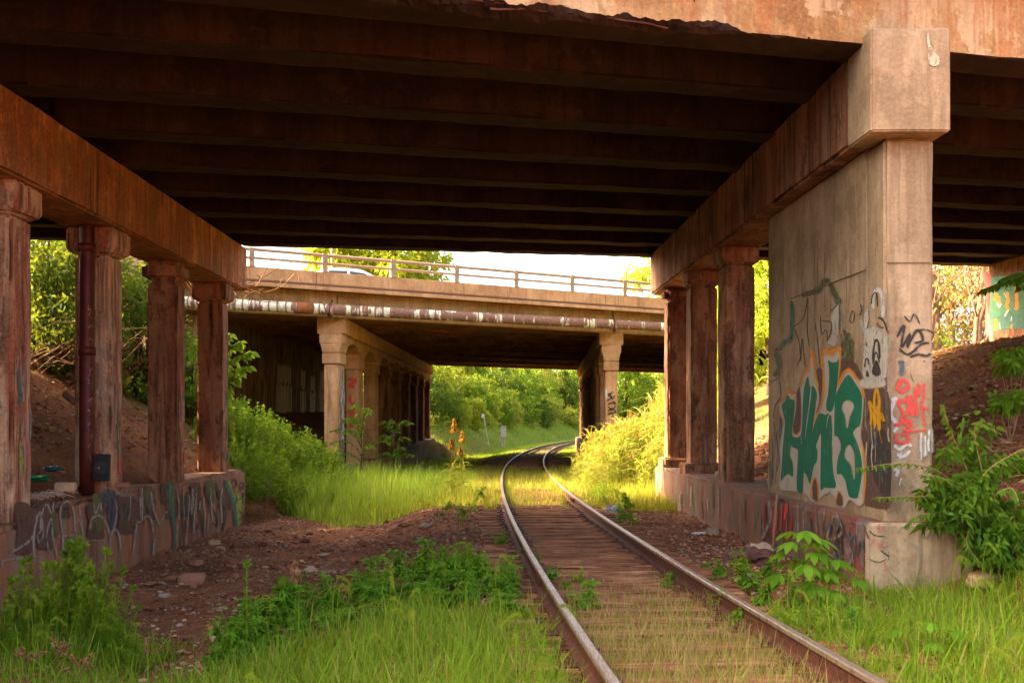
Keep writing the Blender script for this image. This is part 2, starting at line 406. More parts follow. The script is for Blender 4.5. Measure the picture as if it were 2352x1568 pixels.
M['litterleaf'] = leaf('dead_leaves', [(.30, .13, .05), (.40, .20, .09), (.20, .08, .035), (.5, .32, .18)], .1)

# ================================================================== TERRAIN
_cx = np.array([(-40, 7.5), (-25, 4.8), (-10, 2.75), (0, 1.78), (5.65, 1.31), (7.1, 1.19), (10.3, 1.01), (14.6, .80), (19.7, .58), (26.2, .465), (34.5, .42), (44.9, .62), (54.6, 1.06), (64.2, 1.6), (75, 2.35), (86, 3.3), (101, 5.0), (117, 7.2), (135, 10.6), (160, 17.5), (190, 30), (220, 50), (260, 90)])
def cx(y): return np.interp(y, _cx[:, 0], _cx[:, 1])
_yy = np.linspace(-40, 260, 1500)
def _smooth_path():
    c = cx(_yy)
    for _ in range(3): c = np.convolve(np.pad(c, 20, mode='reflect', reflect_type='odd'), np.ones(41) / 41, 'valid')
    return c
_cc = _smooth_path()
def cxs(y): return np.interp(y, _yy, _cc)
_tan = unit(np.stack([np.gradient(_cc), np.gradient(_yy)], 1))
def lateral(X, Y):
    X = np.asarray(X, float); Y = np.asarray(Y, float)
    s = X - cxs(Y); yy = Y.copy()
    farm = Y > 60
    if farm.any():
        xf, yf = X[farm], Y[farm]; S = np.empty(len(xf)); Yn = np.empty(len(xf))
        px, py, tx, ty = _cc[::5], _yy[::5], _tan[::5, 0], _tan[::5, 1]
        for a in range(0, len(xf), 2000):
            dx = xf[a:a + 2000, None] - px; dy = yf[a:a + 2000, None] - py
            k = np.argmin(dx * dx + dy * dy, 1); r = np.arange(len(k))
            S[a:a + 2000] = (dx[r, k] * ty[k] - dy[r, k] * tx[k]); Yn[a:a + 2000] = py[k]
        w = sstep(60, 70, yf)
        s[farm] = s[farm] * (1 - w) + S * w; yy[farm] = yf * (1 - w) + Yn * w
    return s, yy
def base_z(y): return .07 - .0153 * np.clip(y, -30, 140)
def gz(X, Y):
    sc = np.ndim(X) == 0
    X = np.atleast_1d(np.asarray(X, float)); Y = np.atleast_1d(np.asarray(Y, float))
    s, yy = lateral(X, Y); b = base_z(yy)
    sl, sr = -s, s
    bl = np.maximum(sstep(8.3, 9.0, Y) * (1 - sstep(22.2, 23.6, Y)), sstep(33, 34.5, Y) * (1 - sstep(69, 71, Y)))
    br = np.maximum(sstep(9.6, 10.4, Y) * (1 - sstep(22.6, 24.5, Y)), sstep(38.5, 40, Y) * (1 - sstep(73, 75, Y)))
    stl = (sstep(5.3, 7.4, sl) * (1 - bl) + sstep(6.75, 7.0, sl) * bl) * 1.0
    nearw = 1 - sstep(4, 9, Y)
    L = -.42 * sstep(1.6, 3.9, sl) + stl + (.6 - .2 * sstep(33, 40, yy) * (1 - sstep(69, 74, yy))) * np.maximum(0, sl - 6.95)
    st = (sstep(3.0, 4.2, sr) * (1 - br) + sstep(3.1, 3.32, sr) * br) * .42
    r0 = 3.35 + .35 * (1 - sstep(9, 11, Y))
    Rr = st + .5 * np.maximum(0, sr - r0)
    z = np.where(s < 0, L, Rr)
    capL = 5.1 + 3.5 * sstep(72, 85, yy); capR = 3.75 + 0 * sr
    top = np.where(s < 0, capL, capR)
    z = np.where(z > top - .6, top - .6 * np.exp(-np.maximum(0, z - top + .6) / .6), z)
    # ballast crown and rough ground
    n = .05 * np.sin(X * 1.9 + np.sin(Y * .8) * 2) * np.sin(Y * 1.3 + X * .3) + .035 * np.sin(X * 4.7 + Y * 2.1) * np.sin(Y * 3.9 - X * 1.1)
    z = b + z + n * sstep(1.2, 2.6, np.abs(s)) - .035 * (1 - sstep(1.2, 1.5, np.abs(s)))
    return float(z[0]) if sc else z
def G(u, v, ymin=3., ymax=140.):
    """where the photo's sight line meets the ground"""
    Y = np.concatenate([np.linspace(ymin, 40, 900), np.linspace(40, ymax, 600)])
    X = (u - U0) / F * Y; Z = ZC + (V0 - v) / F * Y
    h = gz(X, Y); k = np.argmax(Z <= h)
    if Z[k] > h[k]: k = len(Y) - 1
    return Vector((X[k], Y[k], h[k]))

xs = np.unique(np.round(np.concatenate([[-600, -300, -150, -90], np.arange(-60, -20, 2.5), np.arange(-20, -12, .6), np.arange(-12, 12, .16), np.arange(12, 24, .6), np.arange(24, 80, 2.5), [100, 150, 300, 600]]), 3))
ys = np.unique(np.round(np.concatenate([[-400, -150, -60], np.arange(-40, 2, 1.5), np.arange(2, 36, .17), np.arange(36, 80, .6), np.arange(80, 170, 1.6), [180, 200, 230, 300, 450, 700]]), 3))
XX, YY = np.meshgrid(xs, ys)
ZZ = gz(XX.ravel(), YY.ravel())
g = Geo()
nx, ny = len(xs), len(ys)
ii = (np.arange(ny - 1)[:, None] * nx + np.arange(nx - 1)[None]).ravel()
g.add(np.stack([XX.ravel(), YY.ravel(), ZZ], 1), np.stack([ii, ii + 1, ii + nx + 1, ii + nx], 1))
g.obj('ground', M['ground'], kind='structure', smooth=True)

# loose ballast and rubble: nobody could count it
def stones(N, xfn, yr, size, name, seed):
    r = np.random.default_rng(seed)
    Y = r.uniform(yr[0], yr[1], N); X = xfn(Y, r)
    Z = gz(X, Y)
    base = np.array([(1, 0, 0), (-1, 0, 0), (0, 1, 0), (0, -1, 0), (0, 0, 1), (0, 0, -1), (.6, .6, .55), (-.6, .55, .6), (.55, -.6, .5), (-.55, -.6, .55)], float)
    faces = np.array([(6, 4, 0), (6, 0, 2), (6, 2, 4), (7, 2, 1), (7, 1, 4), (7, 4, 2), (8, 0, 4), (8, 4, 3), (8, 3, 0), (9, 1, 3), (9, 3, 4), (9, 4, 1), (0, 5, 2), (2, 5, 1), (1, 5, 3), (3, 5, 0)])
    s = size[0] + (size[1] - size[0]) * r.random(N) ** 3
    V = base[None] * (1 + r.uniform(-.35, .35, (N, 10, 1)))
    V = V * (s[:, None, None] * np.stack([r.uniform(.7, 1.3, N), r.uniform(.7, 1.3, N), r.uniform(.4, .8, N)], 1)[:, None])
    a = r.uniform(0, 6.28, N); c_, s_ = np.cos(a), np.sin(a)
    V = np.stack([V[..., 0] * c_[:, None] - V[..., 1] * s_[:, None], V[..., 0] * s_[:, None] + V[..., 1] * c_[:, None], V[..., 2]], -1)
    V += np.stack([X, Y, Z + s * .15], 1)[:, None]
    gg = Geo(); gg.add(V.reshape(-1, 3), tris=(faces[None] + (np.arange(N) * 10)[:, None, None]).reshape(-1, 3))
    return gg
gs = stones(24000, lambda Y, r: cxs(Y) + np.where(r.random(len(Y)) < .62, -r.uniform(.8, 6.4, len(Y)), r.uniform(.8, 2.9, len(Y))), (6.2, 23), (.008, .036), 'b', 3)
gs2 = stones(9000, lambda Y, r: cxs(Y) + r.uniform(-1.4, 1.4, len(Y)), (8, 24), (.012, .03), 'b', 5)
gs3 = stones(170, lambda Y, r: cxs(Y) - r.uniform(1.9, 6.2, len(Y)), (6.5, 22), (.04, .12), 'b', 8)
gs4 = stones(6000, lambda Y, r: np.where(r.random(len(Y)) < .5, -7.2 - r.random(len(Y)) * 4, 4.5 + r.random(len(Y)) * 5), (9, 26), (.012, .06), 'b', 9)
for q in (gs2, gs3, gs4):
    gs.add(np.concatenate(q.v), tris=np.concatenate(q.t))
gs.obj('ballast_gravel', M['stone'], label='loose brown ballast stones and rubble over the ground beside the track', cat='gravel', kind='stuff')

# ================================================================== RAILWAY TRACK
def zr(y): return .27 - .0153 * y
track = empty('railway_track', 'single rusty curving railway track running through under both overpasses', 'railway track', (float(cxs(8.)), 8., float(base_z(8.))))
def attach(o, parent):
    o.parent = parent; o.matrix_parent_inverse = Matrix.Translation(-parent.location); return o
prof = [(-.07, 0), (.07, 0), (.07, .018), (.012, .035), (.010, .125), (.033, .135), (.033, .163), (.024, .172), (-.024, .172), (-.033, .163), (-.033, .135), (-.010, .125), (-.012, .035), (-.07, .018)]
yr = np.concatenate([np.linspace(1.2, 30, 110), np.linspace(30.4, 140, 130)])
for side in (-.7535, .7535):
    g = Geo(); V = []
    for y in yr:
        x = float(cxs(y)); tx = (float(cxs(y + .3)) - float(cxs(y - .3))) / .6; n_ = math.hypot(tx, 1); px, py = 1 / n_, -tx / n_
        for a, h in prof: V.append((x + px * (side + a), y + py * (side + a), zr(y) - .172 + h))
    k = len(prof); Q = []; Qt = []
    for i in range(len(yr) - 1):
        for j in range(k):
            q = (i * k + j, i * k + (j + 1) % k, (i + 1) * k + (j + 1) % k, (i + 1) * k + j)
            (Qt if j in (7, 8, 9) else Q).append(q)
    g.add(V, Q, m=0); n0 = g.n
    g.q.append(np.array(Qt)); g.qm.append(np.ones(len(Qt), int)); g.n = n0
    rail = attach(g.obj('rail', [M['rust'], M['steel']]), track)
    # joint bar bolted to the web
    yj = 10.3 if side < 0 else 21.5
    gj = Geo(); x = float(cxs(yj)) + side; tx = (float(cxs(yj + .3)) - float(cxs(yj - .3))) / .6
    for sgn in (-1, 1):
        box(gj, sgn * .011, sgn * .035, -.35, .35, .03, .125, fn=lambda p: (x + p[0] + tx * p[1], yj + p[1], zr(yj) - .172 + p[2]))
        for by in (-.27, -.1, .1, .27):
            box(gj, sgn * .035, sgn * .055, by - .018, by + .018, .06, .096, fn=lambda p: (x + p[0] + tx * p[1], yj + p[1], zr(yj) - .172 + p[2]))
    jb = gj.obj('joint_bar', M['rust'], rail)
ties = []
for vi in range(5):
    g = Geo(); rough_box(g, -1.27, 1.27, -.115, .115, -.17, 0, .11, .008, .01, .035, 3, vi * 3.1)
    for side in (-.7535, .7535):     # tie plates with spike heads
        box(g, side - .17, side + .17, -.09, .09, .001, .014, m=1)
        for dx in (-.1, .1):
            box(g, side + dx - .02, side + dx + .02, -.02, .02, .014, .035, m=1)
    ties.append(g.mesh('tie', [M['tie'], M['rust']]))
y = 4.4; k = 0
while y < 58:
    if y < 27 or y > 42:
        o = link('tie', ties[k % 5]); a = math.atan2(-(float(cxs(y + .3)) - float(cxs(y - .3))), .6)
        o.location = (float(cxs(y)) + random.uniform(-.05, .05), y, zr(y) - .174); o.rotation_euler = (0, 0, a + random.uniform(-.02, .02))
        attach(o, track)
    k += 1; y += .5 + random.uniform(-.025, .025)
# ================================================================== NEAR OVERPASS
def bend(x, y): return x - .02 * (y - 10)          # the bents run very slightly to the left
nearO = empty('near_overpass', 'old dark concrete girder overpass spanning the track overhead in the foreground', 'overpass', (0, 10, 0))
NB = lambda t: None
nearA, nearS = (-1.075, 8.92), .238                # front girder line (bottom z 5.4)
farA, farS = (-5.886, 22.06), .170
def deck_y(x, t):                                   # t 0 = front girder, 1 = rear girder
    y0 = nearA[1] + nearS * (x - nearA[0]); y1 = farA[1] + farS * (x - farA[0])
    return y0 + (y1 - y0) * t
XL0, XR0 = -14.5, 13.2
def girder(t, name, mat, x0, x1, width=.46, zb=5.4, zt=6.25, jag=None, res=.16, amp=.008, chip=.03, seed=0, shift=0.):
    g = Geo()
    def fn(p):
        x, w, z = p
        return [x, deck_y(x, t) + w + shift, z]
    # lattice axes: x along, y across, z up
    rough_box(g, x0, x1, 0, width, zb, zt, res, amp, .015, chip, 1.5, seed, fn=fn, chip_fn=jag)
    return g
for i in range(1, 9):
    t = i / 8
    for (xa, xb, sd) in ((XL0, -5.95, 1), (-5.95, 3.95, 2), (3.95, XR0, 3)):
        sh = -.46 if i == 8 else -.23
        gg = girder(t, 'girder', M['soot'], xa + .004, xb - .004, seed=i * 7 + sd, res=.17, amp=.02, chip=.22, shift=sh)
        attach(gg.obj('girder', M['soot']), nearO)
# deck slab over the girders, and the kerb parapets on its edges
g = Geo()
for a, b in ((-.02, 1.0),):
    V = []
    for z in (6.24, 6.5):
        for x, t in ((XL0 - 3, -.03), (XR0 + 3, -.03), (XR0 + 3, 1.03), (XL0 - 3, 1.03)): V.append((x, deck_y(x, t), z))
    g.add(V, [(0, 3, 2, 1), (4, 5, 6, 7), (0, 1, 5, 4), (1, 2, 6, 5), (2, 3, 7, 6), (3, 0, 4, 7)])
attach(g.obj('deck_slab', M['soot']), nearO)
for t, w in ((-.03, 0.), (1.03, -.3)):
    g = Geo(); rough_box(g, XL0 - 3, XR0 + 3, 0, .3, 6.503, 7.35, .3, .006, .02, .02, fn=lambda p: [p[0], deck_y(p[0], t) + p[1] + w, p[2]])
    attach(g.obj('parapet', M['fascia']), nearO)
# front fascia girder with a spalled lower edge
g = Geo()
def spall(x):
    a = np.interp(x, [-9, -1.6, -.9, .15, .7, 1.3, 1.9, 2.15, 2.3, 2.6, 4.4, 6, 9], [.03, .03, .12, .16, .10, .15, .13, .10, .02, .02, .02, .05, .03])
    return float(a)
xsf = np.concatenate([np.linspace(XL0, -2, 60), np.linspace(-1.985, 3, 420), np.linspace(3.05, XR0, 90)]); nX = len(xsf)
prof_rows = []
for x in xsf:
    s_ = spall(x); j = s_ * (.7 + .7 * nz((x, 0, 0), 2.1, 2) + .4 * nz((x, 0, 0), 6, 4) + .16 * nz((x, 0, 0), 17, 6)); j = max(0, j)
    d = max(.01, s_ * (1. + .9 * nz((x, 3, 0), 2.7, 8) + .4 * nz((x, 3, 0), 11, 5)))
    rows = []
    zs = [6.5, 6.25, 6.0, 5.85, 5.75, 5.66, 5.58, 5.5]
    for z in zs:
        z2 = max(z, 5.4 + j + .012 * (zs[-1] != z))
        rows.append((0 + .012 * nz((x, 0, z), 2.2, 1) + .01 * nz((x, 0, z), 9, 3), z2))
    rows.append((.0, 5.4 + j))
    rows.append((d * .35 + .02 * nz((x, 5, 0), 31, 1), 5.4 + j * .6 + .03 * nz((x, 1, 0), 8, 1) + .01 * nz((x, 1, 0), 21, 1)))
    rows.append((d * .8, 5.4 + j * .25 + .03 * abs(nz((x, 1, 1), 12, 2))))
    rows.append((d * 1.15 + .02, 5.4)); rows.append((.5, 5.4)); rows.append((.5, 6.3))
    prof_rows.append([(x, deck_y(x, 0) + a, z) for a, z in rows])
k = len(prof_rows[0]); V = np.array(prof_rows).reshape(-1, 3)
Q = [(i * k + j, i * k + j + 1, (i + 1) * k + j + 1, (i + 1) * k + j) for i in range(nX - 1) for j in range(k - 1)]
Q += [(i * k + k - 1, i * k, (i + 1) * k, (i + 1) * k + k - 1) for i in range(nX - 1)]
Tq = [(0, j + 1, j) for j in range(1, k - 1)] + [((nX - 1) * k, (nX - 1) * k + j, (nX - 1) * k + j + 1) for j in range(1, k - 1)]
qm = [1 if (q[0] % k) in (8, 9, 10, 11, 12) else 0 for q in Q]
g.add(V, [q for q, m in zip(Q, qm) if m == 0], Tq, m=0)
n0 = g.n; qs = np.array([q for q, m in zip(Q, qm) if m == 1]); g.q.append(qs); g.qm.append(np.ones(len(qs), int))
fascia = attach(g.obj('fascia_girder', [M['fascia'], M['soot']], smooth=False), nearO)
fascia['label'] = 'sunbleached outer girder with broken spalled lower edge'
# bared reinforcing bars in the spall
g = Geo()
for a, b, zz in ((-1.3, 2.2, 5.50), (-.2, 1.5, 5.44)):
    pts = [(x, deck_y(x, 0) + .05 + .02 * math.sin(x * 5), zz + .025 * math.sin(x * 3.1) + .01 * math.sin(x * 11)) for x in np.linspace(a, b, 24)]
    tube(g, pts, .011, 6)
for x in (-.7, .05, .3, 1.0, 1.75):
    tube(g, [(x, deck_y(x, 0) - .004, 5.72), (x + .01, deck_y(x, 0) + .03, 5.6), (x + .02, deck_y(x, 0) + .07, 5.47)], .008, 5)
g.obj('reinforcing_bar', M['rust'], fascia)

# ---- bents
def bfn(p): return [p[0] - .02 * (p[1] - 10), p[1], p[2]]
# right cap beam: pale block in front paints the light on its end
g = Geo(); rough_box(g, 3.545, 4.345, 9.93, 23.6, 4.50, 5.47, .14, .012, .03, .09, 1.4, 11, fn=bfn, chip_fn=lambda p: .0 if p[1] < 11.2 else .07 * max(0, nz(p, 1.1, 31)))
capR = attach(g.obj('bent_cap', M['darkcol']), nearO); capR['label'] = 'stained right cap beam, darker colour for its shade'
g = Geo(); rough_box(g, 3.525, 4.31, 9.80, 10.45, 4.475, 5.49, .12, .004, .012, .012, 1.4, 3, fn=bfn)
o = g.obj('cap_end', M['pale'], capR); o['label'] = 'smooth pale end of the cap with the light put into its colour'
# white bird-dropping streak on the cap end
g = Geo()
def splat(g, pts, y, m=0):
    pts = smooth_poly(pts, 4); tri = tessellate_polygon([[Vector((x, z, 0)) for x, z in pts]])
    g.add([(x, y, z) for x, z in pts], tris=tri, m=m)
splat(g, [(4.085, 5.44), (4.10, 5.36), (4.13, 5.27), (4.19, 5.2), (4.21, 5.15), (4.16, 5.11), (4.10, 5.13), (4.085, 5.2), (4.09, 5.27), (4.075, 5.36)], 9.788)
g.obj('lime_streak', paint('lime_white', (.62, .52, .38), .5), o)
# left cap beam
g = Geo(); rough_box(g, -6.50, -5.68, 8.2, 22.3, 4.44, 5.4, .14, .012, .025, .10, 1.6, 21, fn=bfn, chip_fn=lambda p: .10 * max(0, nz(p, .8, 37)) if p[2] < 5 else 0)
capL = attach(g.obj('bent_cap', M['ochre']), nearO); capL['label'] = 'ochre rust-streaked left cap beam'
def column(x0, x1, y0, y1, zb, zt, mat, cap=.4, capw=.09, pad=0., seed=0, eroded=False, label=None, res=.085):
    g = Geo(); rough_box(g, x0, x1, y0, y1, zb, zt - cap, res, .012, .03, .11, 1.8, seed, fn=bfn)
    c = attach(g.obj('column', mat), nearO)
    if label: c['label'] = label
    if cap:
        g = Geo(); ch = .07
        def cfn(p):
            q = list(p); f = min(1, max(0, (p[2] - (zt - cap)) / ch)); inset = (1 - f) * capw * .75
            cxm, cym = (x0 + x1) / 2, (y0 + y1) / 2
            q[0] -= math.copysign(min(inset, abs(q[0] - cxm)), q[0] - cxm); q[1] -= math.copysign(min(inset, abs(q[1] - cym)), q[1] - cym)
            return bfn(q)
        rough_box(g, x0 - capw, x1 + capw, y0 - capw, y1 + capw, zt - cap + .004, zt - .003, .07, .012 + .02 * eroded, .03 + .06 * eroded, .05 + .12 * eroded, 2.2, seed + 4, fn=cfn)
        g.obj('capital', mat, c)
    if pad:
        g = Geo(); rough_box(g, x0 - .12, x1 + .12, y0 - .12, y1 + .12, zb - .3, zb + pad, .1, .01, .03, .06, 2, seed + 8, fn=bfn)
        g.obj('base_pad', mat, c)
    return c
lcols = [(11.7, 'rusty', False, 'broad column with red rust streaks and a squared capital'), (14.7, 'rusty', False, 'column behind the brown drain pipe'), (17.8, 'darkcol', True, 'dark column with a rounded crumbling capital'), (20.8, 'darkcol', False, 'dark column at the far end of the left bent')]
for i, (y, mt, er, lb) in enumerate(lcols):
    column(-6.36, -5.83, y, y + .5, .30, 4.44, M[mt], .40, .095, .18 if i == 3 else 0, 30 + i * 5, er, lb)
column(-6.36, -5.83, 8.75, 9.25, .30, 4.44, M['rusty'], .4, .095, 0, 77)
rcols = [(16.75, .0, 'darkcol', 'rust red column nearest the graffiti wall'), (19.55, .28, 'darkcol', 'dark middle column of the right bent'), (22.1, .28, 'darkcol', 'column at the far end of the right bent with a light painted edge')]
for i, (y, pad, mt, lb) in enumerate(rcols):
    column(3.70, 4.22, y, y + .5, .45, 4.5, M[mt], .30, .07, pad, 60 + i * 5, i == 2, lb)
# graffiti wall and the pale end column
g = Geo(); rough_box(g, 3.76, 4.20, 10.54, 14.3, .3, 4.497, .14, .004, .015, .02, 1.5, 81, fn=bfn)
wall = attach(g.obj('bent_wall', M['pale']), nearO); wall['label'] = 'pale wall covered with green graffiti letters'
g = Geo(); rough_box(g, 3.755, 4.25, 10.05, 10.535, .35, 4.472, .1, .006, .022, .03, 2, 85, fn=bfn)
ecol = attach(g.obj('column', M['pale']), nearO); ecol['label'] = 'pale end column with red scribbles'
g = Geo()   # construction joint line
box(g, 3.748, 3.757, 10.56, 13.2, 3.215, 3.228, fn=bfn); box(g, 3.77, 4.21, 10.036, 10.046, 3.216, 3.226, fn=bfn)
g.obj('joint_line', plain('dark_joint', (.20, .12, .07), .9), ecol)
# plinths
def lfn(p):
    q = bfn(p)
    er = 0
    if p[2] > .2: er = max(0, nz((p[0], p[1], 0), .9, 4)) * .10 + .3 * float(sstep(13.5, 11.5, p[1])) * .6
    q[2] -= er; q[2] -= .012 * (p[1] - 15) * (p[2] > .2)
    return q
g = Geo(); rough_box(g, -7.2, -5.68, 8.3, 22.2, -1.2, .56, .13, .016, .05, .09, 1.2, 91, fn=lfn)
plL = attach(g.obj('plinth', M['plinth_l']), nearO); plL['label'] = 'left footing wall under layers of dull graffiti'
g = Geo(); rough_box(g, 3.55, 4.56, 10.0, 22.95, -.9, .62, .13, .012, .035, .08, 1.2, 95, fn=lambda p: [bfn(p)[0], p[1], p[2] - .009 * (p[1] - 10) * (p[2] > .2)])
plR = attach(g.obj('plinth', M['plinth_r']), nearO); plR['label'] = 'right footing wall with faded paint'
g = Geo(); rough_box(g, 3.53, 4.58, 9.90, 10.0 - .003, -.7, .615, .1, .008, .02, .03, 1.5, 97, fn=bfn)
o = g.obj('plinth_end', M['pale'], plR); o['label'] = 'bare concrete end of the footing'
# right abutment, left abutment (out of sight behind the bushes)
g = Geo(); rough_box(g, 12.1, 12.9, 12.5, 24.7, 2.0, 5.395, .25, .01, .03, .05, 1, 99, fn=bfn)
abR = attach(g.obj('abutment', M['darkcol']), nearO); abR['label'] = 'right abutment wall with green painted letters'
g = Geo(); rough_box(g, -14.6, -13.6, 7.0, 20.6, 1.8, 5.395, .4, .01, .03, .05, 1, 98, fn=bfn)
attach(g.obj('abutment', M['darkcol']), nearO)

# ================================================================== GRAFFITI (paint on the real surfaces)
PA = {
 'green': paint('teal_green_spray', (.004, .165, .085), .30, .3), 'silver': paint('silver_spray', (.46, .41, .345), .36, .2),
 'orange': paint('orange_spray', (.62, .24, .02), .38), 'ghost': paint('faded_white_spray', (.47, .43, .37), .44),
 'black': paint('black_spray', (.045, .035, .03), .42), 'brown': paint('dull_violet_spray', (.12, .06, .045), .44),
 'olive': paint('olive_spray', (.11, .125, .045), .46), 'red': paint('red_spray', (.72, .075, .06), .38),
 'white': paint('white_spray', (.62, .60, .56), .43), 'yellow': paint('yellow_spray', (.58, .30, .01), .40),
 'blue': paint('grey_blue_spray', (.10, .125, .14), .43), 'teal': paint('faded_teal_spray', (.07, .17, .12), .48),
 'dblue': paint('dull_blue_spray', (.07, .075, .13), .49), 'palegreen': paint('pale_green_spray', (.07, .20, .10), .40),
 'pink': paint('pink_spray', (.50, .20, .15), .45), 'grey': paint('light_line_spray', (.34, .29, .25), .48), 'dkwash': paint('faded_dark_wash', (.10, .07, .058), .50), 'dred': paint('dull_red_spray', (.26, .03, .025), .46), 'lime': paint('lime_spray', (.32, .36, .06), .45)}
MISTC = {'black': (.06, .045, .04), 'red': (.6, .12, .1), 'white': (.6, .57, .52), 'orange': (.6, .3, .06), 'yellow': (.55, .32, .04), 'olive': (.14, .15, .06), 'teal': (.07, .18, .13), 'blue': (.12, .14, .15), 'pink': (.5, .25, .18), 'grey': (.38, .33, .29), 'lime': (.3, .33, .08)}
class Decal:
    """flat paint layers, each a few tenths of a millimetre further out, on one plane"""
    def __init__(s, to_plane): s.to = to_plane; s.g = Geo(); s.keys = []; s.layer = 0; s.pieces = []
    def mi(s, k):
        if k not in s.keys: s.keys.append(k)
        return s.keys.index(k)
    def fill(s, k, pts, sm=4, edge=16):
        p = smooth_poly(pts, sm) if sm > 1 else np.asarray(pts, float); s.layer += 1
        tri = tessellate_polygon([[Vector((a, b, 0)) for a, b in p]])
        s.g.add([s.to(a, b, s.layer) for a, b in p], tris=tri, m=s.mi(k))
        if k in ('ghost', 'white', 'silver', 'lime', 'teal', 'dblue') and edge:
            kk = {'ghost': 'white', 'silver': 'grey', 'dblue': 'blue'}.get(k, k) + '_mist'
            if kk not in PA: PA[kk] = overspray(kk, MISTC[kk[:-5]])
            s.stroke(kk, list(p[::3]) + [p[0], p[3 % len(p)]], edge, 2, soft=False)
    def stroke(s, k, pts, w, sm=6, taper=False, soft=True):
        if soft and k in ('black', 'red', 'white', 'orange', 'yellow', 'olive', 'teal', 'blue', 'pink', 'grey', 'lime'):
            if k + '_mist' not in PA: PA[k + '_mist'] = overspray(k + '_overspray', MISTC[k])
            s.stroke(k + '_mist', pts, w * 1.9, sm, taper, False)
        p = smooth_poly(pts, sm, closed=False) if len(pts) > 2 else np.asarray(pts, float); s.layer += 1
        d = unit(np.gradient(p, axis=0)); nrm = np.stack([-d[:, 1], d[:, 0]], 1); n = len(p)
        tq = np.linspace(0, 1, n); ww = np.full(n, w / 2.) * (1 if not taper else np.linspace(1, .25, n)) * (.82 + .3 * np.sin(tq * 9 + s.layer) ** 2)
        if not taper: ww = ww * np.clip(np.minimum(tq, 1 - tq) * 14 + .45, 0, 1)
        # round ends
        V = []; up = 2.5 if len(pts) > 3 else .8
        for i in range(n):
            la = s.layer + up * i / n
            V.append(s.to(*(p[i] + nrm[i] * ww[i]), la)); V.append(s.to(*(p[i] - nrm[i] * ww[i]), la))
        if up > 1: s.layer += 2
        s.g.add(V, [(2 * i, 2 * i + 1, 2 * i + 3, 2 * i + 2) for i in range(n - 1)], m=s.mi(k))
    def cut(s, label=None):
        if s.g.n: s.pieces.append((s.g, s.keys, label))
        s.g = Geo(); s.keys = []
    def done(s, name, parent, label=None):
        s.cut(label); out = []
        for g_, k_, lb in s.pieces:
            o = g_.obj(name, [PA[k] for k in k_], parent)
            if lb: o['label'] = lb
            out.append(o)
        return out[-1]
def plane_x(x0, sgn, off=.007):
    def mk(conv):
        def to(a, b, L):
            u, v = conv(a, b); aa = (u - U0) / F
            x00 = x0 + .2 + sgn * (off + .00002 * L)
            Y = x00 / (aa + .02)
            return (x00 - .02 * Y, Y, ZC + (V0 - v) / F * Y)
        return to
    return mk
def crop(ox, oy, k): return lambda a, b: ((ox + a * k) * .9408, (oy + b * k) * .9408)
def plane_y(y0, conv):
    def to(a, b, L):
        u, v = conv(a, b); Y = y0 - .009 - .00002 * L
        return ((u - U0) / F * Y, Y, ZC + (V0 - v) / F * Y)
    return to
C5 = crop(1850, 700, .3507)
d = Decal(plane_x(3.76, -1)(C5))
# --- older layers
for pts in ([(85, 665), (130, 640), (150, 620), (132, 520), (128, 430), (150, 440), (195, 375), (232, 370), (228, 300), (235, 120)],
            [(245, 280), (300, 240), (330, 180), (350, 80), (345, 300), (360, 420)], [(232, 370), (250, 290), (290, 400), (300, 520)],
            [(150, 640), (160, 760), (120, 830), (110, 920)], [(435, 200), (445, 330), (475, 300), (490, 390)], [(270, 560), (300, 480), (310, 360), (330, 560)],
            [(150, 980), (130, 1050), (150, 1200), (130, 1290)], [(655, 170), (640, 230), (660, 250), (675, 190), (655, 165)], [(400, 250), (420, 420), (435, 560)]):
    d.stroke('black', pts, 5)
d.stroke('teal', [(235, 100), (240, 250), (225, 370), (190, 380), (150, 430)], 26); d.stroke('olive', [(305, 60), (380, 40), (430, 20), (455, -30), (490, -50)], 30)
d.stroke('teal', [(490, -60), (510, 0), (530, 60)], 16); d.stroke('olive', [(500, -30), (540, 60), (565, 100), (545, 120)], 34)
d.stroke('olive', [(110, 620), (150, 560), (130, 460)], 30)
d.fill('ghost', [(512, 190), (568, 118), (566, 250), (552, 400), (500, 400), (485, 380), (520, 320)])
d.stroke('black', [(500, 175), (545, 135), (568, 100)], 5); d.stroke('teal', [(566, 80), (570, 200), (566, 300)], 9)
d.stroke('black', [(440, 235), (510, 250), (505, 330), (480, 380)], 6)
for pts in ([(595, 300), (620, 350), (585, 410), (625, 450), (600, 520)], [(640, 320), (610, 400), (660, 380), (630, 470), (620, 510)], [(580, 330), (590, 480)], [(655, 360), (650, 500), (625, 540)]): d.stroke('olive', pts, 20)
for pts in ([(600, 300), (610, 420), (590, 480)], [(650, 350), (640, 430), (660, 500)], [(620, 330), (615, 520)]): d.stroke('black', pts, 4)
d.cut('faded older outlines above the green letters')
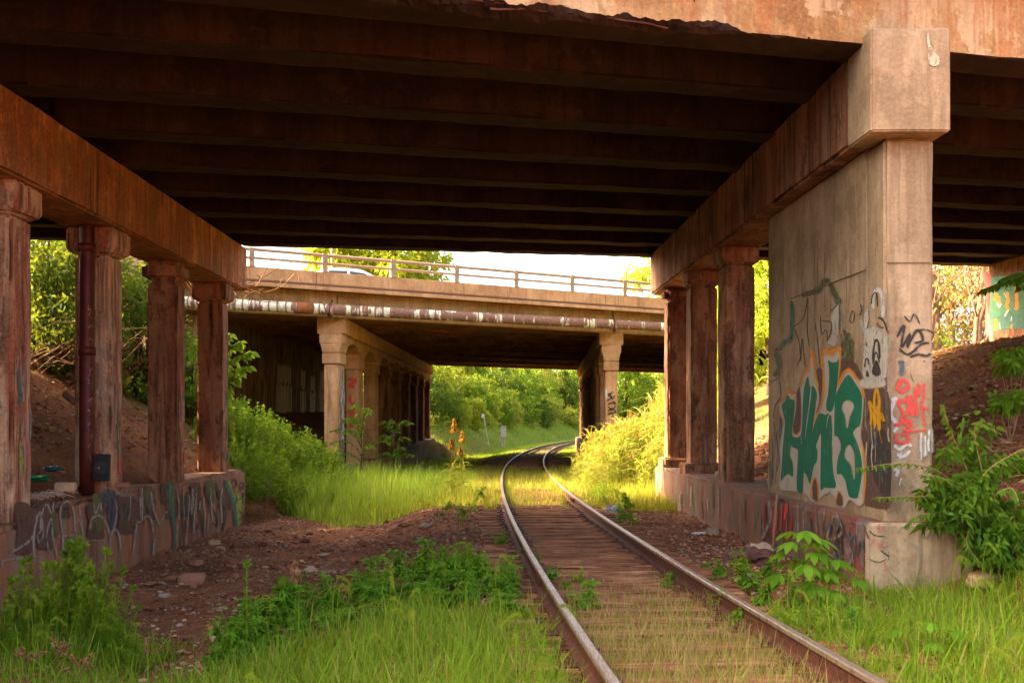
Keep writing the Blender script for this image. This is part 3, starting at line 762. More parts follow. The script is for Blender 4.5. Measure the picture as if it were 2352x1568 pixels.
# --- pale ghost face block and arches at the right end
d.fill('ghost', [(742, 640), (735, 470), (738, 330), (728, 300), (770, 290), (800, 270), (850, 300), (905, 350), (912, 420), (900, 540), (880, 640)])
d.fill('ghost', [(722, 300), (715, 225), (735, 245), (742, 190), (765, 150), (785, 175), (780, 240), (760, 290)])
d.fill('white', [(790, 130), (800, 40), (835, 0), (868, 30), (885, 120), (880, 210), (858, 200), (855, 80), (835, 40), (812, 70), (812, 150)])
d.stroke('black', [(790, 120), (800, 60), (825, 45), (835, 140)], 9); d.stroke('black', [(715, 120), (720, 170), (705, 200)], 6); d.stroke('black', [(735, 130), (732, 190)], 5)
d.stroke('black', [(835, 215), (870, 230), (900, 300), (910, 330)], 12); d.stroke('black', [(830, 250), (850, 280), (880, 285)], 7); d.stroke('black', [(760, 290), (775, 230), (770, 160)], 5)
d.fill('black', [(795, 600), (805, 540), (825, 510), (845, 540), (855, 600), (830, 625)])
d.stroke('black', [(802, 520), (808, 420), (825, 370), (842, 400), (850, 500)], 14); d.stroke('black', [(800, 540), (815, 470), (830, 465), (848, 530)], 10)
d.fill('black', [(752, 620), (756, 590), (766, 585), (776, 625)]); d.stroke('black', [(745, 560), (750, 510), (764, 500), (776, 540)], 9)
d.stroke('grey', [(905, 0), (912, 500), (915, 900)], 10)
d.cut('pale white block with black arches')
# --- dark streaked field below
d.fill('brown', [(735, 705), (870, 700), (925, 800), (928, 1100), (925, 1400), (920, 1540), (780, 1530), (740, 1500), (750, 1330), (752, 1210), (735, 1100), (715, 1030), (735, 900)], 2)
d.fill('black', [(790, 1060), (860, 980), (925, 1100), (928, 1380), (900, 1500), (840, 1400), (790, 1300), (765, 1180)])
r_ = random.Random(4)
for i in range(34):
    x = r_.uniform(745, 915); y0 = r_.uniform(720, 1300); ln = r_.uniform(60, 240)
    d.stroke(r_.choice(['grey', 'black', 'ghost', 'blue', 'brown', 'teal']), [(x, y0), (x + r_.uniform(-8, 8), y0 + ln * .5), (x + r_.uniform(-14, 14), y0 + ln)], r_.uniform(3, 9))
for i in range(16):
    x = r_.uniform(75, 165); y0 = r_.uniform(800, 1250); ln = r_.uniform(60, 260)
    d.stroke(r_.choice(['blue', 'olive', 'grey', 'brown']), [(x, y0), (x + r_.uniform(-8, 8), y0 + ln)], r_.uniform(6, 16))
d.fill('brown', [(250, 1000), (242, 900), (262, 760), (300, 700), (300, 900), (285, 1020)]); d.fill('brown', [(405, 900), (400, 620), (430, 560), (458, 620), (455, 780), (425, 860)])
d.fill('brown', [(560, 640), (575, 520), (640, 500), (700, 560), (720, 640), (640, 600)])
d.cut('dark streaked paint right of the letters')
# --- the silver body and its orange edge
body = [(150, 1400), (158, 1250), (150, 1130), (165, 1020), (180, 940), (155, 880), (148, 800), (182, 785), (203, 745), (209, 705), (228, 738), (268, 742), (262, 880), (240, 1000), (268, 1030), (298, 1000), (302, 880), (300, 780), (295, 690), (322, 625), (350, 580), (362, 500), (375, 450), (390, 500), (402, 610), (420, 700), (428, 790), (405, 880), (440, 830), (462, 720), (458, 600), (452, 510), (468, 440), (510, 462), (574, 432), (574, 520), (562, 640), (560, 690), (592, 615), (630, 575), (672, 618), (722, 690), (738, 770), (730, 900), (718, 1030), (738, 1130), (750, 1220), (746, 1330), (735, 1490), (700, 1525), (640, 1480), (600, 1540), (560, 1500), (500, 1430), (420, 1480), (370, 1490), (330, 1440), (240, 1420)]
d.fill('silver', body, 3)
for a, b, w in ((148, 0, 0),):
    top = [(148, 805), (180, 788), (203, 747), (209, 703), (226, 740), (268, 742)]
d.stroke('orange', [(148, 805), (182, 786), (203, 747), (209, 700), (228, 738), (270, 742)], 13)
d.stroke('orange', [(146, 850), (160, 900), (182, 930)], 8)
d.stroke('orange', [(298, 690), (322, 622), (350, 578), (360, 500), (376, 440), (392, 500), (402, 610), (420, 705)], 15)
d.stroke('orange', [(370, 500), (374, 430)], 22)
d.stroke('orange', [(385, 940), (428, 860), (455, 740), (458, 610), (450, 500), (466, 430)], 15)
d.stroke('orange', [(455, 440), (500, 458), (545, 440), (580, 418)], 34); d.stroke('orange', [(574, 430), (574, 520), (560, 640), (556, 690)], 12)
d.stroke('orange', [(560, 690), (592, 612), (630, 572), (672, 615), (722, 690), (740, 775)], 17); d.stroke('orange', [(610, 585), (650, 585)], 26)
d.stroke('orange', [(722, 1080), (742, 1200), (748, 1330), (736, 1490)], 12); d.stroke('orange', [(240, 1010), (246, 880), (262, 760)], 7); d.stroke('orange', [(240, 1015), (268, 1028), (292, 1005)], 8)
d.stroke('orange', [(522, 1110), (518, 1180)], 12); d.stroke('orange', [(222, 1190), (236, 1195)], 16)
d.fill('brown', [(378, 1470), (378, 1390), (398, 1330), (418, 1390), (418, 1480)]); d.stroke('orange', [(376, 1470), (376, 1390), (398, 1325), (420, 1390), (420, 1480)], 10)
d.fill('brown', [(548, 1510), (556, 1450), (570, 1420), (592, 1470), (592, 1520)]); d.stroke('orange', [(546, 1480), (560, 1420), (590, 1460), (594, 1510)], 7)
# --- green letters
d.fill('green', [(205, 750), (228, 780), (257, 795), (252, 900), (238, 1020), (262, 1046), (296, 1035), (308, 980), (312, 860), (318, 740), (335, 650), (352, 625), (362, 690), (385, 690), (405, 720), (412, 760), (400, 850), (386, 960), (375, 1050), (362, 1120), (345, 1200), (322, 1290), (316, 1400), (312, 1430), (275, 1420), (271, 1330), (278, 1200), (278, 1135), (250, 1120), (230, 1110), (226, 1180), (243, 1220), (245, 1318), (212, 1302), (182, 1325), (160, 1350), (166, 1250), (176, 1100), (188, 950), (181, 900), (166, 825), (190, 795)], 3)
d.stroke('ghost', [(372, 690), (362, 800), (340, 960), (330, 1060)], 9, taper=True); d.stroke('ghost', [(300, 1040), (305, 1090)], 9)
d.fill('green', [(430, 880), (470, 890), (490, 880), (512, 900), (520, 1000), (516, 1100), (520, 1200), (528, 1300), (545, 1390), (505, 1400), (465, 1396), (438, 1412), (436, 1300), (437, 1200), (440, 1100), (438, 1020), (422, 1060), (405, 1110), (416, 1140), (412, 1210), (390, 1250), (372, 1340), (362, 1372), (340, 1310), (322, 1280), (345, 1200), (372, 1060), (395, 950)], 3)
d.fill('green', [(488, 510), (515, 526), (552, 520), (564, 495), (560, 600), (550, 700), (538, 790), (524, 850), (500, 870), (474, 835), (488, 750), (497, 650), (496, 570)], 3)
d.stroke('ghost', [(512, 870), (490, 905), (478, 980)], 10, taper=True)
d.fill('green', [(628, 612), (680, 672), (722, 750), (724, 860), (712, 960), (686, 982), (664, 1018), (690, 1080), (712, 1150), (725, 1230), (722, 1330), (702, 1440), (690, 1470), (640, 1462), (625, 1420), (608, 1345), (578, 1300), (550, 1300), (556, 1200), (576, 1130), (575, 1080), (552, 1040), (533, 1030), (533, 900), (540, 770), (572, 690)], 3)
d.fill('silver', [(630, 790), (664, 810), (666, 850), (642, 900), (627, 972), (618, 972), (608, 900), (588, 850), (598, 805)], 3)
d.fill('silver', [(640, 1100), (668, 1150), (676, 1250), (674, 1330), (668, 1332), (648, 1240), (608, 1190), (612, 1130)], 3)
d.stroke('silver', [(638, 1110), (642, 1230)], 3)
for i in range(26):   # drips and scuffs in the green
    x = r_.uniform(170, 710); y0 = r_.uniform(700, 1380)
    d.stroke(r_.choice(['brown', 'black', 'green']), [(x, y0), (x + r_.uniform(-3, 3), y0 + r_.uniform(15, 60))], r_.uniform(2, 6))
for i in range(60):
    x = r_.uniform(90, 720); y0 = r_.uniform(500, 1350)
    d.stroke(r_.choice(['ghost', 'grey', 'brown']), [(x, y0), (x + r_.uniform(-2, 2), y0 + r_.uniform(20, 130))], r_.uniform(1.2, 3))
for i in range(12):
    x = r_.uniform(300, 900); d.stroke('grey', [(x, r_.uniform(-250, -50)), (x + r_.uniform(-3, 3), r_.uniform(50, 420))], r_.uniform(2, 7))
for i in range(9):
    x = r_.uniform(120, 720); d.stroke('brown', [(x, -r_.uniform(150, 300)), (x + 3, r_.uniform(0, 240))], r_.uniform(2, 6), soft=False)
d.cut('green HNB block letters with silver fill and orange edge')
# --- yellow scrawl
for pts, w in (([(770, 800), (790, 880), (785, 960), (800, 870), (820, 950), (830, 830), (845, 1000), (850, 880), (880, 920)], 16), ([(815, 980), (810, 800), (825, 710), (845, 790), (835, 960)], 18), ([(775, 790), (800, 840), (850, 900), (885, 935)], 15), ([(840, 960), (850, 1030)], 9)):
    d.stroke('yellow', pts, w)
d.stroke('orange', [(850, 1030), (865, 1090)], 7)
d.fill('ghost', [(720, 650), (850, 625), (885, 645), (880, 690), (800, 705), (722, 698)])
d.done('graffiti', wall, 'yellow scrawl over the dark paint')
# --- column front
d = Decal(plane_y(10.05, C5))
for pts, w in (([(970, 350), (1020, 270), (1000, 420), (1060, 330), (1040, 420), (1110, 300), (1150, 370), (1090, 390)], 16), ([(985, 430), (1050, 470), (1140, 400), (1195, 390)], 14), ([(1060, 490), (1120, 470), (1170, 480), (1205, 465)], 14), ([(1020, 200), (1060, 240), (1090, 190), (1130, 260)], 8), ([(1100, 300), (1180, 300), (1225, 330), (1210, 370)], 9), ([(1150, 520), (1165, 515)], 12), ([(1060, 600), (1085, 660)], 8)):
    d.stroke('black', pts, w)
d.cut('black scribble'); d.stroke('blue', [(985, 520), (1005, 545), (1000, 620)], 30); d.stroke('blue', [(980, 520), (1020, 520)], 26)
for pts, w in (([(930, 790), (965, 780), (935, 830), (930, 900), (975, 960), (945, 1010)], 26), ([(950, 1100), (985, 1130), (1040, 1095), (1070, 1110)], 20), ([(960, 1160), (1010, 1180), (1060, 1140)], 22), ([(985, 1200), (1000, 1150)], 24), ([(945, 1270), (975, 1280), (960, 1320)], 22), ([(1000, 1330), (985, 1380)], 18)):
    d.stroke('white', pts, w)
for q in range(7):
    x = 1125 + q * 14; d.stroke('white' if q % 2 else 'grey', [(x, 1040 - q * 8 + r_.uniform(-20, 20)), (x + r_.uniform(-8, 8), 1100), (x + r_.uniform(-6, 6), 1170 + r_.uniform(-30, 40))], r_.uniform(10, 20))
d.cut('white and grey-blue sprayed marks'); d.stroke('red', [(975, 690), (1000, 650), (1040, 665), (1040, 710), (1000, 730), (975, 690), (990, 655)], 22)
for pts, w in (([(955, 950), (985, 960), (1010, 880), (975, 800), (1030, 790), (1045, 760), (1050, 880), (1060, 800)], 20), ([(1040, 760), (1055, 830), (1030, 930), (1060, 1000), (1010, 990)], 18), ([(1070, 750), (1075, 900), (1100, 820), (1110, 900), (1090, 700)], 17), ([(1120, 670), (1115, 760), (1130, 690)], 20), ([(1160, 670), (1155, 760), (1140, 830), (1190, 850)], 15), ([(1140, 800), (1150, 900), (1162, 970)], 12), ([(970, 1020), (965, 1070), (1010, 1085), (1055, 1070), (1030, 1020), (1000, 1035)], 17), ([(1060, 1010), (1110, 1000), (1178, 995)], 10), ([(1115, 1030), (1125, 1025)], 12), ([(1178, 778), (1196, 776)], 15), ([(1000, 900), (1020, 950), (1060, 930), (1075, 980)], 16)):
    d.stroke('red', pts, w)
d.done('graffiti', ecol, 'red scribbled tag')
# --- right plinth end and its side face
C8 = crop(2050, 950, .287)
d = Decal(plane_y(9.90, C8))
for pts, w in (([(330, 1200), (350, 1170), (335, 1220)], 34), ([(260, 1320), (300, 1270)], 36), ([(320, 1330), (370, 1320), (395, 1330)], 40), ([(380, 1470), (400, 1540)], 30)): d.stroke('pink', pts, w)
for pts, w in (([(250, 1200), (300, 1240), (380, 1250)], 8), ([(350, 1370), (420, 1420)], 20), ([(250, 1440), (330, 1470), (400, 1440)], 6), ([(420, 1380), (415, 1450)], 10)): d.stroke('black', pts, w)
for pts, w in (([(690, 1240), (740, 1260), (800, 1230), (820, 1250)], 30), ([(620, 1310), (660, 1350), (690, 1400)], 18), ([(575, 1470), (590, 1500)], 22), ([(540, 1270), (560, 1290)], 18), ([(500, 1220), (520, 1180), (560, 1170)], 8)): d.stroke('grey', pts, w)
d.done('graffiti', plR)
C3 = crop(0, 1100, .3827)
d = Decal(plane_x(-5.68, 1, .022)(C3))
for i in range(30):
    x = r_.uniform(10, 1500); t0 = 330 - x * .12; t1 = t0 + 400 - x * .13; w = r_.uniform(45, 110); y0 = r_.uniform(t0 + 10, t0 + 120); y1 = r_.uniform(y0 + 90, t1)
    d.fill(r_.choice(['brown', 'dkwash', 'brown', 'dkwash', 'olive']), [(x, y0), (x + w * .5, y0 - 25), (x + w, y0 + 10), (x + w * .9, (y0 + y1) / 2), (x + w * 1.05, y1 - 10), (x + w * .4, y1), (x + 4, y1 - 20), (x + w * .2, (y0 + y1) / 2)], 3, 0)
d.fill('dblue', [(660, 250), (735, 265), (740, 380), (725, 500), (700, 490), (680, 400), (655, 330)])
d.fill('teal', [(1070, 220), (1110, 215), (1112, 350), (1125, 480), (1115, 600), (1085, 680), (1110, 560), (1090, 420)], 3)
d.fill('lime', [(1440, 200), (1470, 190), (1490, 260), (1540, 280), (1545, 380), (1530, 470), (1500, 500), (1500, 400), (1470, 300)], 3)
d.fill('teal', [(1430, 200), (1450, 195), (1500, 330), (1515, 490), (1500, 495), (1480, 330)], 3)
for pts, w in (([(1470, 210), (1500, 180), (1510, 220), (1480, 240)], 6), ([(1530, 200), (1555, 215), (1535, 250), (1525, 215)], 6), ([(1500, 300), (1530, 310), (1550, 270), (1545, 340)], 5), ([(1525, 380), (1545, 420), (1520, 440)], 5), ([(1490, 260), (1510, 300), (1495, 350)], 5)): d.stroke('black', pts, w)
for pts in ([(225, 720), (215, 560), (240, 420), (265, 400), (260, 500)], [(275, 500), (270, 400), (300, 340), (330, 400), (345, 320)], [(310, 640), (300, 520), (330, 430), (335, 540), (350, 600), (365, 690)], [(395, 500), (385, 380), (430, 320), (470, 380), (480, 500), (490, 560)], [(405, 680), (400, 540), (395, 460)], [(365, 545), (420, 540), (475, 535)], [(505, 340), (515, 420), (525, 500), (550, 700)], [(480, 470), (500, 440), (520, 470), (490, 490)], [(495, 580), (530, 600), (580, 570), (650, 575), (680, 600)], [(575, 500), (590, 430), (640, 415), (680, 470), (705, 560), (700, 660)], [(705, 560), (720, 510), (745, 505), (765, 560), (770, 660)], [(735, 310), (745, 400), (725, 500)], [(740, 250), (780, 290), (830, 290), (830, 400), (815, 450)], [(870, 500), (875, 450), (905, 440), (905, 240), (895, 300), (905, 440)], [(905, 440), (940, 415), (965, 440), (980, 520)], [(965, 260), (975, 340), (990, 400), (1020, 470), (1050, 400), (1070, 390)], [(600, 340), (610, 400), (640, 330), (645, 380)], [(250, 590), (240, 540), (275, 500), (270, 560), (240, 580)], [(60, 650), (120, 620), (180, 580), (210, 540)], [(20, 740), (20, 700), (90, 690), (150, 680)], [(850, 660), (860, 560), (870, 480)], [(985, 720), (980, 640), (990, 560)]):
    d.stroke('grey', pts, r_.uniform(5, 14))
for pts in ([(1120, 250), (1150, 380), (1165, 500), (1140, 640)], [(1180, 420), (1200, 390), (1215, 450), (1200, 520), (1175, 440)], [(1225, 230), (1250, 330), (1290, 430), (1300, 590)], [(1240, 370), (1265, 380), (1270, 460), (1250, 500), (1235, 430), (1242, 372)], [(1310, 220), (1320, 300), (1370, 400), (1390, 470), (1350, 460)], [(1380, 200), (1400, 300), (1440, 400), (1420, 520)], [(1190, 260), (1185, 340), (1160, 420)], [(1215, 560), (1240, 620)], [(1340, 250), (1330, 350), (1350, 430)], [(1160, 240), (1175, 300), (1210, 250)]):
    d.stroke('black', pts, r_.uniform(5, 9))
for i in range(22):
    x = r_.uniform(1120, 1420); y0 = r_.uniform(230, 480) - (x - 1120) * .1; d.stroke('grey', [(x, y0), (x + r_.uniform(-15, 15), y0 + r_.uniform(50, 180))], r_.uniform(8, 26))
d.done('graffiti', plL)
C6 = crop(1550, 600, .5102)
d = Decal(plane_x(3.55, -1, .02)(C6))
for i in range(70):
    x = r_.uniform(95, 1090); t0 = 1050 + (x - 95) * .215; t1 = 1235 + (x - 95) * .33
    y0 = r_.uniform(t0 + 15, t1 - 70)
    k = r_.choice(['white', 'grey', 'grey']) if x < 170 else r_.choice(['teal', 'olive', 'black', 'grey', 'blue', 'pink', 'brown', 'grey'])
    d.stroke(k, [(x, y0), (x + r_.uniform(-6, 10), y0 + r_.uniform(50, 150))], r_.uniform(3, 13))

for i in range(34):
    x = r_.uniform(615, 755); y0 = r_.uniform(1230, 1330); d.stroke(r_.choice(['red', 'red', 'dred', 'brown']), [(x, y0), (x - 6, y0 + r_.uniform(60, 150))], r_.uniform(6, 18))
d.stroke('pink', [(680, 1180), (670, 1300), (660, 1440)], 12); d.stroke('grey', [(640, 1220), (650, 1300), (610, 1400)], 10)
d.stroke('grey', [(950, 1290), (920, 1400), (990, 1370), (960, 1270)], 7); 
for i in range(44):
    x = r_.uniform(930, 1095); y0 = r_.uniform(1300, 1500); d.stroke(r_.choice(['blue', 'blue', 'grey', 'brown', 'dblue']), [(x, y0), (x + r_.uniform(-30, 30), y0 + r_.uniform(30, 70))], r_.uniform(6, 22))
d.done('graffiti', plR)
# --- right abutment letters
C7 = crop(2250, 600, .19133)
d = Decal(plane_x(12.1, -1)(C7))
d.fill('red', [(770, 370), (880, 360), (870, 600), (860, 900), (870, 1120), (820, 1130), (810, 900), (830, 600)], 2)
d.fill('palegreen', [(885, 400), (960, 390), (1320, 340), (1320, 1040), (1100, 1060), (870, 1110), (860, 900), (880, 600)], 1)
d.fill('teal', [(870, 1100), (862, 960), (900, 850), (1000, 900), (1100, 820), (1200, 900), (1320, 850), (1320, 1040), (1100, 1060)], 3)
for pts in ([(940, 590), (950, 640), (930, 700)], [(990, 640), (980, 700), (1000, 760)], [(1090, 590), (1100, 700), (1085, 760), (1110, 820)], [(1200, 520), (1215, 700), (1210, 820)], [(940, 930), (945, 1010), (950, 1080)], [(1150, 1000), (1140, 1060)]): d.stroke('orange', pts, 42)
d.fill('brown', [(1160, 400), (1230, 390), (1225, 500), (1170, 510)], 2)
d.stroke('black', [(890, 575), (1010, 550), (1140, 575), (1140, 520), (1320, 490)], 6)
for pts in ([(960, 720), (990, 780), (1010, 740)], [(1060, 900), (1085, 850), (1110, 820)], [(1050, 600), (1080, 660)], [(990, 980), (1005, 1060)], [(1140, 960), (1150, 900)]): d.stroke('white', pts, 18)
d.done('graffiti', abR)
# --- scribbles on the left columns
d = Decal(plane_y(14.7, crop(200, 700, .3189)))
for i in range(18):
    y0 = 480 + i * 22; d.stroke('grey', [(112 + r_.uniform(0, 20), y0), (140 + r_.uniform(-10, 30), y0 - 15), (170 + r_.uniform(-20, 20), y0 + 25)], r_.uniform(5, 10))
lc = [o for o in SC.objects if o.name.startswith('column') and o.get('label', '').startswith('column behind')][0]
d.done('graffiti', lc)
for y, x0 in ((11.7, -5.83), (14.7, -5.83), (17.8, -5.83), (20.8, -5.83)):
    d = Decal(lambda a, b, L, y=y: (x0 - .02 * (y - 10) + .014 + .00002 * L - .02 * a, y + a, b))
    for i in range(15):
        b0 = r_.uniform(.7, 2.0); a0 = r_.uniform(.08, .42)
        d.stroke(r_.choice(['pink', 'grey', 'blue', 'red', 'lime', 'grey'] if i < 11 else ['pink', 'teal']), [(a0, b0), (a0 + r_.uniform(-.06, .06), b0 + r_.uniform(.1, .2)), (a0 + r_.uniform(-.05, .05), b0 + r_.uniform(.25, .5))], r_.uniform(.02, .07))
    tgt = min([o for o in SC.objects if o.name.startswith('column') and o.parent == nearO and o.data.vertices[0].co.x < 0], key=lambda o: abs(o.data.vertices[0].co.y - y))
    d.done('graffiti', tgt)
# ================================================================== FAR OVERPASS
S2 = .55; Y20 = 37.0
def y2(x): return Y20 + S2 * x
def g2(x): return -.008 * (x + 9)
farO = empty('far_overpass', 'tan concrete road overpass with railing crossing the track beyond the gap', 'overpass', (0, 37, 0))
XA, XB = -16.5, 13.0
def strip2(x0, x1, dy0, dy1, z0, z1, mat, name, res=.4, amp=.004, parent=None, chip=.01, seed=0, attach_=True):
    g = Geo(); rough_box(g, x0, x1, dy0, dy1, z0, z1, res, amp, .012, chip, 1.4, seed, fn=lambda p: [p[0], y2(p[0]) + p[1], p[2] + g2(p[0])])
    o = g.obj(name, mat, parent)
    if parent is None: attach(o, farO)
    return o
for i, (a, b) in enumerate(((XA, -5.93), (-5.91, 3.95), (3.97, XB))):
    strip2(a, b, 0, .42, 4.98, 5.84, M['girder2'], 'edge_girder', seed=i)
strip2(XA, XB, -.52, 38, 5.845, 6.0, M['soffit2'], 'deck_slab', res=1.5)
led = strip2(XA, XB, -.62, -.525, 5.80, 5.93, M['pinkish'], 'ledge', seed=4)
xsj = [-16.5, -6.45, 3.6, 13.0]
for a, b in zip(xsj[:-1], xsj[1:]):
    strip2(a + .008, b - .008, -.56, -.3, 6.003, 6.42, M['pinkish'], 'parapet', res=.25, seed=int(a))
strip2(XA, XB, -.575, -.555, 5.94, 6.0, plain('dark_brown_joint', (.16, .08, .05)), 'parapet_joint')  # thin dark brown strip between ledge and parapet
strip2(XA, XB, 37.5, 37.8, 6.003, 6.75, M['pinkish'], 'parapet', res=.8)
# girders under the deck, running with the road
for j in range(1, 13):
    strip2(XA, XB, j * 2.95, j * 2.95 + .5, 5.12 + .06 * (j % 2), 5.84, M['soffit2'], 'girder', res=.9, seed=j)
# plank-like soffit between the first girders
strip2(XA, XB, .425, 2.9, 5.02, 5.08, M['soffit2'], 'soffit_panel', res=.5, amp=.012, seed=9)
# railing
rl = plain('painted_rail', (.36, .225, .14), .55, .0, .2, 4)
tb = Geo()
for zc, r in ((6.97, .055), (6.70, .045)):
    pts = [(x, y2(x) - .5, zc + g2(x)) for x in np.linspace(XA, XB, 20)]
    g = Geo(); tube(g, pts, r, 8); o = attach(g.obj('rail', rl, smooth=True), farO)
gp = Geo()
for w in (-.085, .085):
    V = []
    prof = [(-.09, 0), (.09, 0), (.075, .12), (.04, .3), (-.0, .48), (-.03, .6), (-.13, .6), (-.12, .48), (-.1, .3)]
    V += [(w, a, h) for a, h in prof]
    gp.v.append(np.array(V)); gp.n += len(V)
k = 9
gp.q.append(np.array([(i, (i + 1) % k, k + (i + 1) % k, k + i) for i in range(k)])); gp.qm.append(np.zeros(k, int))
tt = [(0, i + 1, i) for i in range(1, k - 1)] + [(k, k + i, k + i + 1) for i in range(1, k - 1)]
gp.t.append(np.array(tt)); gp.tm.append(np.zeros(len(tt), int))
box(gp, -.09, .09, -.13, .13, -.002, .025)
box(gp, -.03, .03, .10, .13, .02, .56)
pm = gp.mesh('railing_post', rl)
for i in range(-4, 11):
    x = -8.36 + 2.12 * i
    if x < XA or x > XB: continue
    o = link('railing_post', pm); o.location = (x, y2(x) - .44, 6.42 + g2(x)); o.rotation_euler = (0, 0, math.atan(S2)); attach(o, farO)
# bents of the far overpass
def pier2(xf, yf, slope, nfr, yend, label, spacing=4.3, zt=4.97):
    f = lambda p: [xf + p[0] + slope * (p[1]), yf + p[1], p[2]]
    Ln = yend - yf
    top = attach(link('bent_cap', None), farO) if False else None
    g = Geo(); rough_box(g, -.47, .47, 0, Ln, zt - .55, zt, .22, .004, .015, .02, 1, 3, fn=f)
    c = attach(g.obj('bent_cap', M['pier2']), farO); c['label'] = label + ' cap beam'
    # arched spandrel wall between the columns under the cap
    g = Geo(); n = int(Ln // spacing); cols = [i * spacing for i in range(n + 1)]
    ys_ = np.linspace(0, min(Ln, cols[-1] + 1.3), 160); V = []
    for y in ys_:
        yl = (y % spacing); hgt = zt - 1.15
        if yl > 1.3: t = (yl - 1.3) / (spacing - 1.3) * 2 - 1; hgt = zt - 1.15 + .42 * math.sqrt(max(0, 1 - t * t))
        for xx, zz in ((-.31, hgt), (.31, hgt), (.31, zt - .548), (-.31, zt - .548)): V.append(f((xx, y + .02, zz)))
    Q = []
    for i in range(len(ys_) - 1):
        for j in range(4): Q.append((i * 4 + j, (i + 1) * 4 + j, (i + 1) * 4 + (j + 1) % 4, i * 4 + (j + 1) % 4))
    g.add(V, Q + [(0, 1, 2, 3), (len(V) - 4, len(V) - 1, len(V) - 2, len(V) - 3)])
    g.obj('arched_spandrel', M['pier2'], c)
    for i, y in enumerate(cols):
        g = Geo(); mt = M['pier2'] if i < 3 else M['darkcol']  # farther columns take the darker concrete to paint their shade
        zb = -1.4
        rough_box(g, -.24, .24, y + .05, y + 1.25, zb, 3.40, .2, .004, .03, .02, 1.2, i, fn=f)
        cc = attach(g.obj('column', mt), farO)
        g = Geo(); rough_box(g, -.30, .30, y - .01, y + 1.31, 3.41, 3.77, .2, .003, .015, .02, 1.2, i + 3, fn=f)
        def tap(p):
            t = min(1, max(0, (p[2] - 3.78) / .31)); w = .275 + .075 * t
            return f([math.copysign(w, p[0]) if abs(p[0]) > .2 else p[0], p[1] - .04 * t * (1 if p[1] < y + .6 else -1), p[2]])
        rough_box(g, -.3, .3, y - .02, y + 1.32, 3.78, 4.095, .2, .003, .012, .01, 1.2, i + 5, fn=tap)
        if i == 0: rough_box(g, -.385, .385, y - .03, y + 1.3, 4.10, 4.415, .2, .003, .012, .01, 1.2, i + 6, fn=f)
        g.obj('capital', mt, cc)
        if i == 0: first = cc
        if i == 1: second = cc
    g = Geo(); rough_box(g, -.62, .62, -.1, Ln, -2.4, -.25, .3, .01, .04, .06, 1, 7, fn=lambda p: f([p[0], p[1], p[2] - .0 * p[1] + .25 * (p[1] / Ln) * (p[2] > -1)]))
    pl = attach(g.obj('plinth', M['plinth_r']), farO)
    return first, second
pL1, pL2 = pier2(-6.16, 33.9, .0066, 9, 69, 'left bent')
pR1, pR2 = pier2(3.92, 39.3, .040, 9, 74, 'right bent')
pL1['label'] = 'tan column at the near end of the left bent'; pR1['label'] = 'tan column with black scribble at the near end of the right bent'
C4 = crop(550, 550, .3827)
d = Decal(lambda a, b, L: (-5.90 + .010 + .00002 * L, 33.95 + a, b))
for i in range(40):
    b0 = r_.uniform(.2, 3.1); a0 = r_.uniform(.1, 1.1); d.stroke(r_.choice(['white', 'grey', 'ghost', 'blue', 'teal']), [(a0, b0), (a0 + r_.uniform(-.2, .2), b0 + .15), (a0 + r_.uniform(-.2, .2), b0 + .4)], r_.uniform(.05, .12))
d.done('graffiti', pL1)
d = Decal(plane_y(38.2, C4))
for pts in ([(785, 990), (800, 975), (815, 1000), (790, 1020), (825, 1030)], [(800, 1040), (825, 980), (830, 1010)], [(785, 1200), (800, 1170), (822, 1190), (790, 1215)], [(788, 1240), (812, 1225), (795, 1255)], [(790, 1290), (800, 1268), (818, 1285)], [(800, 1080), (795, 1120), (815, 1140)]): d.stroke('red', pts, 14)
d.done('graffiti', pL2)
d = Decal(plane_y(39.335, crop(1360, 900, .2232)))
for pts in ([(545, 350), (600, 310), (560, 290), (620, 250)], [(545, 290), (580, 270), (600, 330), (630, 290)], [(560, 390), (600, 370), (640, 380), (610, 350)], [(555, 410), (600, 450), (640, 400)], [(560, 460), (600, 430), (640, 470), (580, 490)], [(550, 500), (600, 480), (610, 520)]): d.stroke('black', pts, 11)
d.fill('white', [(530, 230), (550, 220), (552, 300), (535, 330)])
d.done('graffiti', pR1)
# left abutment wall of the far overpass: streaked paint and pale patches
g = Geo(); rough_box(g, -12.4, -11.2, 36, 69, 1.0, 5.6, .5, .02, .03, .05, 1, 3, fn=lambda p: [p[0] + .0066 * p[1], p[1], p[2]])
ab2 = attach(g.obj('abutment', M['abut_l']), farO)
d = Decal(lambda a, b, L: (-11.2 + .0066 * a + .03 + .00002 * L, a, b))
PA['buff'] = paint('pale_buff_paint', (.85, .70, .58), .42)
if True:
    for (ya, yb, za, zb2) in ((46.0, 49.4, 1.7, 3.0), (46.2, 49.2, 3.12, 4.0), (51.0, 52.6, 1.7, 2.9), (51.2, 52.4, 3.05, 3.9), (53.4, 55.0, 1.7, 2.8), (53.6, 54.8, 2.95, 3.7), (56.0, 63, 1.5, 2.95), (56.2, 63, 3.1, 4.1)):
        n = int((yb - ya) / .35)
        for i in range(n):
            y0 = ya + i * .35; d.fill('buff', [(y0, za + r_.uniform(-.3, .2)), (y0 + r_.uniform(.2, .36), za + r_.uniform(-.3, .2)), (y0 + r_.uniform(.2, .36), zb2 + r_.uniform(-.1, .1)), (y0, zb2 + r_.uniform(-.1, .1))], 1)
for i in range(50):
    y0 = r_.uniform(37, 46); d.stroke(r_.choice(['red', 'pink', 'brown', 'black']), [(y0, r_.uniform(2, 3)), (y0 + r_.uniform(-.3, .3), r_.uniform(3.2, 4.6))], r_.uniform(.04, .2))
d.done('graffiti', ab2)
